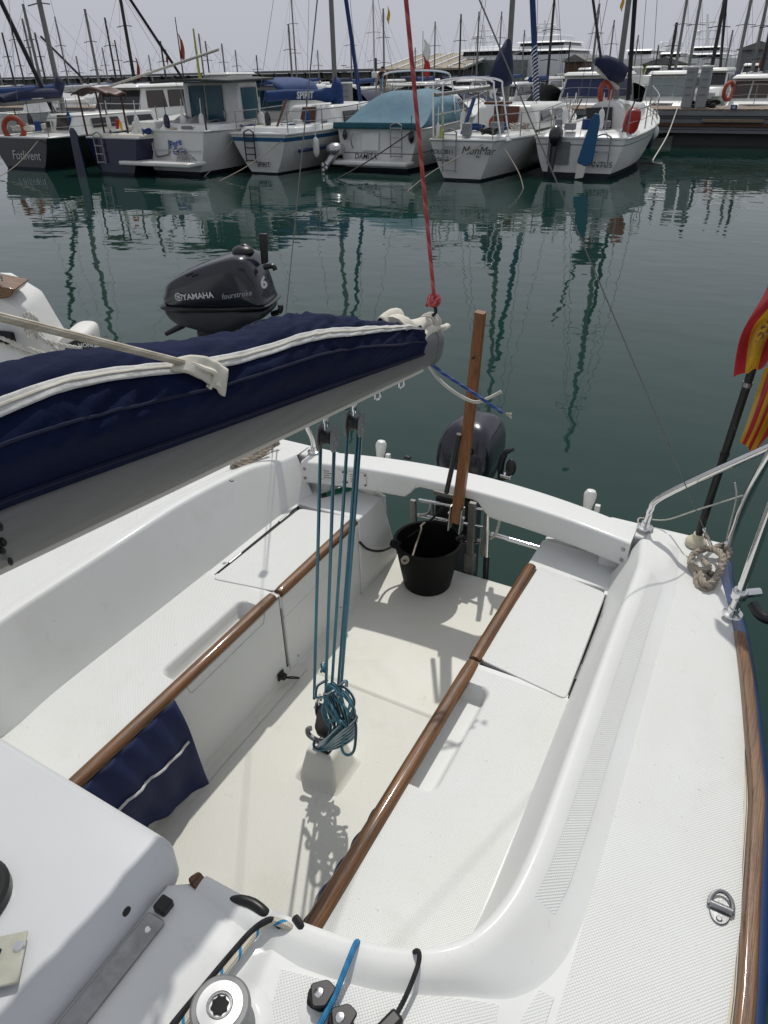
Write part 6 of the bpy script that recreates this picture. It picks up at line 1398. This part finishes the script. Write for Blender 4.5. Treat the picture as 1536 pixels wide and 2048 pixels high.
def yacht(px0, px1, py_sheer, decks, y, lab, hullm='ywhite', mastp=None, bowdir=-1, yl=None):
    """superyacht seen end-on or in quarter: decks = [(px0, px1, py_bottom, py_top, glass)]"""
    a, b_ = Y_(px0, py_sheer, y), Y_(px1, py_sheer, y); O = V((a[0]+b_[0])/2, y, 0); w_ = (b_[0]-a[0])/2; zs = a[2]
    T = thing('superyacht', lab, 'yacht', O)
    rg = []
    for u in np.linspace(0, 1, 9):
        k = 1-.45*(1-u)**2 if bowdir else 1; fl = (1-u)
        rg.append([O+V(-w_*k if bowdir > 0 else -w_*(1-.0*fl), yy, z) if False else O+V(s_*w_*(.72+.28*q), yy*1.0, z) for s_, yy, z, q in ((-1, 0, zs*u, u), (1, 0, zs*u, 1), (1, 22, zs*u, 1), (-1, 22, zs*u, 1))])
    MB().loft(rg).build('hull', F[hullm], T, 30)
    for i, (p0, p1, pb_, pt_, gl) in enumerate(decks):
        q0, q1 = Y_(p0, pb_, y+1.5*i+1), Y_(p1, pb_, y+1.5*i+1); zt = Y_((p0+p1)/2, pt_, y+1.5*i+1)[2]; zb = q0[2]-.15; cx = (q0[0]+q1[0])/2-O[0]; ww = (q1[0]-q0[0])/2; y1 = 1.5*i+1
        lv = .42 if gl else 1
        block_(T, 'deckhouse', 'ywhite', O, (y1, y1+14-i*2, ww), (y1+.6, y1+13-i*2, ww*.93), zb, zb+(zt-zb)*(.5 if gl else 1), .08, cx=cx)
        if gl:
            block_(T, 'window_band', 'glass', O, (y1+.5, y1+13-i*2, ww*.90), (y1+.7, y1+12.6-i*2, ww*.88), zb+(zt-zb)*.48, zb+(zt-zb)*.82, 0, cx=cx)
            block_(T, 'deck_overhang', 'ywhite', O, (y1-.2, y1+14-i*2, ww*1.0), (y1+.2, y1+13-i*2, ww*.92), zb+(zt-zb)*.81, zt, .06, cx=cx)
    if mastp:
        px, p0, p1 = mastp; q0 = Y_(px, p0, y+6); q1 = Y_(px, p1, y+6); MB().tube([q0, q1], [.35, .12], 8).build('radar_mast', F['ywhite'], T)
        for k, (u, ww) in enumerate(((.25, 1.6), (.5, 1.9), (.75, 1.1))): MB().box(q0*(1-u)+q1*u, (ww*2, .3, .22)).build('radar_bar', F['ywhite'], T, bevel=.05)
        for sx in (-1, 1): MB().ball(q0*.7+q1*.3+V(sx*1.3, 0, .5), .38, 12, 8).build('radar_dome', F['ywhite'], T)
    return T
yacht(902, 1012, 122, [(918, 1008, 122, 98, True), (935, 1004, 100, 92, False)], 118, 'grey-green hulled superyacht behind the warehouse end', 'ygrey', (968, 96, 50))
yacht(1016, 1146, 112, [(1022, 1142, 118, 98, True), (1032, 1130, 99, 82, True), (1052, 1118, 83, 70, False)], 128, 'tall white superyacht with three decks beside the navy sail bag', 'ywhite', (1090, 72, 40))
yacht(1246, 1330, 118, [(1250, 1302, 116, 98, True)], 112, 'low white motor yacht with dark bridge right of the black furled genoa', 'ywhite')
yacht(1368, 1470, 118, [(1372, 1444, 121, 106, True), (1382, 1440, 107, 92, True)], 120, 'white superyacht with tall radar mast at far right', 'ywhite', (1415, 94, 28))
yacht(1310, 1366, 122, [(1318, 1360, 122, 104, True)], 118, 'smaller white yacht left of the yacht with radar mast', 'ywhite', (1340, 106, 78))
for (px0, px1, py, c, lab) in ((1130, 1170, 124, 'brown', 'rust coloured harbour shed left of the blue covered boom'), (1286, 1372, 130, 'green_y', 'ochre painted barge beyond the pontoon'), (1478, 1560, 100, 'gry', 'grey shed roof at far right')):
    a, b_ = Y_(px0, py, 105), Y_(px1, py, 105); T = thing('harbour_shed', lab, 'shed', (a[0], 105, 0))
    MB().box(((a[0]+b_[0])/2, 107, a[2]/2), (b_[0]-a[0], 4, a[2])).build('wall', F[c], T); MB().prism([(a[0]-.4, a[2]), (b_[0]+.4, a[2]), ((a[0]+b_[0])/2, a[2]+.8)], 104.6, 109.4, 'y').build('roof', F['conc'], T)
MB().box((60, 160, .6), (330, 20, 1.6)).build('quay', F['conc'])['kind'] = 'structure'
# covered boats lying in the next basin: low dark and blue shapes between the cabins
for k, (px, py, y, m_, lab) in enumerate(((20, 205, 30.8+2, 'blue_c', 'boat under a bright blue tarpaulin at the left edge'), (105, 208, 33.5, 'grey_c', 'boat under a grey tarpaulin behind the black hulled sailboat'), (318, 200, 36, 'navy_c', 'boat under a navy cover left of the tall teal curtained cabin'), (350, 212, 33, 'grey_c', 'boat under a silver cover left of the tall teal curtained cabin'), (700, 208, 33.5, 'navy_c', 'boat under a navy cover left of the teal covered cruiser'), (890, 205, 33, 'navy_c', 'boat under a navy cover seen through the steel stern arch'), (1095, 205, 34, 'grey_c', 'boat under a grey cover left of the navy windscreen'), (1262, 195, 36, 'navy_c', 'boat under a navy cover right of the black furled genoa'), (1420, 190, 40, 'navy_c', 'boat under a navy cover right of the paired pedestals'))):
    c = Y_(px, py, y); O = V(c[0], y, 0); T = thing('covered_boat', lab, 'boat', O)
    hull(T, O, 6.5, 2.3, .85, .95, 1.15, 0, .4, top=['white', 'navy', 'cream'][k % 3])
    MB().grid(lambda u, v: O+V((u-.5)*2.2*(1-.5*v*v), .1+5.6*v, 1.0+.75*math.sin(math.pi*u)**.8*(1-.5*v)+.05*math.sin(8*v+5*u)), 12, 12).build('tarpaulin', F[m_], T, 180)

# ================================================================ neighbouring boat at the left with its outboards
def PPl(px, py, c, n):
    k = ray(px, py); t_ = ((np.array(c)-CAM)@n)/(k@n); return CAM+t_*k
nb = thing('neighbour_boat', 'white stern of the boat moored alongside at left with wooden seat', 'boat', (-3.1, 2.4, 0))
rg = []
for y, w_, z in ((-4, 1.1, 1.0), (-1, 1.25, .95), (1.2, 1.2, .92), (2.75, 1.0, .90)):
    rg.append([V(-2.95+sx*x, y, zz) for sx, x, zz in ((-1, w_*.3, -.2), (-1, w_*.9, .2), (-1, w_, z), (-1, w_*.9, z+.02), (1, w_*.9, z+.02), (1, w_, z), (1, w_*.9, .2), (1, w_*.3, -.2))])
MB().loft(rg).build('hull', G['gel'], nb, 40)
cN = CAM+3.55*ray(60, 640); nN = V(.55, -.83, 0); nN /= np.linalg.norm(nN)
q = lambda px, py: PPl(px, py, cN, nN)
pl = [q(*p) for p in ((-120, 572), (-20, 574), (22, 598), (46, 612), (70, 652), (95, 692), (118, 762), (-120, 790))]
MB().loft([pl, [p-nN*.32 for p in pl]]).build('seat_moulding', G['gel'], nb, 40, bevel=.03)
pl = [q(*p) for p in ((-120, 560), (-20, 562), (38, 574), (26, 590), (-10, 596), (-120, 606))]
MB().loft([[p+nN*.05 for p in pl], [p-nN*.16 for p in pl]]).build('seat_plank', G['wood_toe'], nb, bevel=.008)
MB().tube(spline([q(-10, 560)+nN*.02, q(0, 543)+nN*.02, q(6, 560)+nN*.02], 5), .008, 8).build('eye', G['steel'], nb)
mb = MB(); kc = q(70, 652)+nN*.05
for k in range(4): mb.rope3(spline([kc+V(.03*math.cos(a)*(1+.2*k), -.02+.01*k, .04*math.sin(a)+.012*k) for a in np.linspace(0, 6.2, 10)], 4), .011)
mb.build('cleated_rope', G['rope_w'], nb)
for a, b_ in (((-20, 655), (110, 705)), ((-20, 668), (100, 712)), ((75, 655), (130, 700)), ((80, 668), (170, 690))): MB().rope3([q(*a)+nN*.06, q((a[0]+b_[0])/2, (a[1]+b_[1])/2+2)+nN*.06, q(*b_)+nN*.06], .011).build('mooring_line', G['rope_w'], nb)
MB().loft([[q(*p)+nN*.02 for p in ((-10, 655), (32, 660), (38, 682), (0, 690))], [q(*p)+nN*.06 for p in ((-8, 657), (30, 662), (35, 680), (0, 686))]]).build('black_pouch', G['blk_m'], nb, bevel=.01)
# ---- outboard helper: side profile in photo pixels, pillowed across its width
KS = [445, 590, .93]
def pillow(prof, c, n, half, k_=(1, 1)):
    n = np.array(n, float)/np.linalg.norm(n); p = [PPl(KS[0]+(px-KS[0])*KS[2], KS[1]+(py-KS[1])*KS[2], c, n) for px, py in prof]; ctr = sum(p)/len(p); rings = []
    for t_ in (-1, -.97, -.88, -.7, -.4, 0, .4, .7, .88, .97, 1):
        s_ = .50 if abs(t_) == 1 else (1-abs(t_)**4)**.25*.34+.66
        rings.append([ctr+(w_-ctr)*s_+n*half*t_ for w_ in p])
    return MB().loft(rings), ctr, n
def smooth2(pts, n=4): return [tuple(q_[:2]) for q_ in spline([V(a, b_, 0) for a, b_ in pts], n, True)]
yc = CAM+3.65*ray(445, 590); yn = V(math.cos(R(-72)), math.sin(R(-72)), 0)
ym = thing('outboard_motor', 'dark blue-grey outboard with white maker lettering, raised beyond the boom', 'outboard motor', yc-V(0, 0, .6))
cw, ctr, n_ = pillow(smooth2([(336, 600), (336, 572), (346, 550), (395, 524), (455, 503), (490, 497), (512, 505), (527, 530), (538, 556), (549, 590), (550, 604), (500, 606), (440, 606), (380, 606)]), yc, yn, .135)
cowl = cw.build('cowl', G['yam'], ym, 60)
lw, _, _ = pillow(smooth2([(334, 606), (345, 629), (366, 642), (400, 652), (440, 664), (480, 660), (505, 648), (545, 630), (553, 612), (520, 609), (440, 611), (380, 610)]), yc, yn, .125)
lw.build('lower_cover', G['yam2'], ym, 60)
sm, _, _ = pillow(smooth2([(334, 600), (334, 609), (400, 612), (470, 612), (552, 606), (552, 600), (470, 602), (400, 602)], 3), yc, yn, .140); sm.build('seam_band', G['blk'], ym, 60)
f_ = lambda px, py, d_=.142: PPl(px, py, yc+yn*d_, yn)
def dec(px, py, px2, py2, body, mt, bold=0, shear=0, d_=.142):
    a, b_ = f_(px, py, d_), f_(px2, py2, d_); ex = b_-a; L = np.linalg.norm(ex)
    t_ = text(body, 1, (0, 0, 0), (1, 0, 0), (0, 1, 0), depth=0, bold=bold, shear=shear); w_ = max(v[0] for v in t_.v)
    hx = ex/L; up = np.cross(yn, hx); t2 = MB(); t2.add([a+hx*(v[0]/w_*L)+up*(v[1]*L/w_) for v in t_.v], t_.f); return t2.build('lettering', mt, cowl)
dec(366, 600, 428, 595, 'YAMAHA', G['decal'], .022); dec(444, 599, 505, 590, 'fourstroke', mat('pale_decal', (.30, .33, .36), .4), 0, .3)
c_ = f_(357, 594); up = np.cross(yn, f_(428, 595)-f_(366, 600)); up /= np.linalg.norm(up); hx = np.cross(up, yn)
mb = MB().tube([c_+hx*.018*math.cos(a)+up*.018*math.sin(a) for a in np.linspace(0, 6.283, 24, False)], .0022, 5, closed=True)
for k in range(3): mb.tube([c_+hx*.017*math.cos(a)+up*.017*math.sin(a) for a in (k*math.pi/3+.52, k*math.pi/3+.52+math.pi)], .0022, 5)
mb.build('emblem', G['decal'], cowl)
a = f_(529, 574, .08)
hx = np.cross(V(0, 0, 1), V(.8, -.3, 0)); text('6', .075, PPl(527, 574, yc+V(.2, -.1, 0), yn)+yn*.03, (.25, .9, 0), (-.1, 0, 1), depth=.0, bold=.003).build('lettering', G['decal'], cowl)
MB().tube([f_(372, 551, .155), f_(385, 546, .155)], .006, 8).build('vent_slot', G['blk'], cowl)
MB().ball(f_(486, 503, .0), (.06, .05, .03), 12, 8).tube(spline([f_(480, 503, 0), f_(486, 492, 0), f_(497, 497, 0)], 4), .012, 8).build('top_handle', G['blk'], ym)
pl = [f_(*p, -.02) for p in ((518, 467), (534, 467), (536, 525), (524, 528))]; MB().loft([[p+yn*.012 for p in pl], [p-yn*.012 for p in pl]]).build('control_lever', G['blk'], ym, bevel=.004)
MB().tube(spline([f_(528, 535, .02), f_(545, 532, .02), f_(551, 540, .02)], 4), .013, 8).build('shift_knob', G['blk'], ym)
MB().tube(spline([f_(545, 628, .0), f_(560, 622, .02), f_(561, 610, .02)], 4), .014, 8).build('clamp_screw', G['blk'], ym); MB().tube([f_(366, 650, .05), f_(332, 668, .05)], [.018, .012], 8).build('tilt_handle', G['blk'], ym)
pl = [f_(*p, .0) for p in ((400, 650), (490, 655), (470, 760), (420, 760))]; MB().loft([[p+yn*.07 for p in pl], [p-yn*.07 for p in pl]]).build('leg', G['yam2'], ym, bevel=.02)
lo = yc-V(0, 0, .30)
MB().bar(V(-2.02, 2.72, .80), lo+V(.02, -.05, -.02), .12, .05).build('bracket_arm', G['alu_b'], ym, bevel=.008)
MB().bar(V(-2.02, 2.74, .55), lo+V(.02, -.05, -.20), .10, .04).build('bracket_arm', G['alu_b'], ym, bevel=.008)
MB().box(lo+V(.0, -.04, -.10), (.22, .05, .26)).build('mounting_pad', G['blk_m'], ym, bevel=.01)
# white outboard behind the boom
KS[:] = [150, 690, .95]
hc = CAM+3.9*ray(150, 680)
hm = thing('outboard_motor', 'white outboard with black side panel peeping over the sail cover', 'outboard motor', hc-V(0, 0, .4))
cw, _, hn = pillow(smooth2([(118, 690), (128, 668), (145, 653), (168, 651), (182, 656), (188, 668), (190, 690), (188, 730), (120, 740)]), hc, V(.5, -.86, 0), .14)
cw.build('cowl', G['white_p'], hm, 60)
pl = [PPl(*p, hc+hn*.15, hn) for p in ((130, 690), (160, 676), (186, 672), (189, 720), (130, 730))]; MB().loft([[p-hn*.02 for p in pl], [p for p in pl]]).build('side_panel', G['blk'], hm, bevel=.004)
text('HONDA', .030, PPl(158, 694, hc+hn*.152, hn), np.cross(V(0, 0, 1), hn), (0, 0, 1), bold=.001).build('lettering', G['decal'], hm)
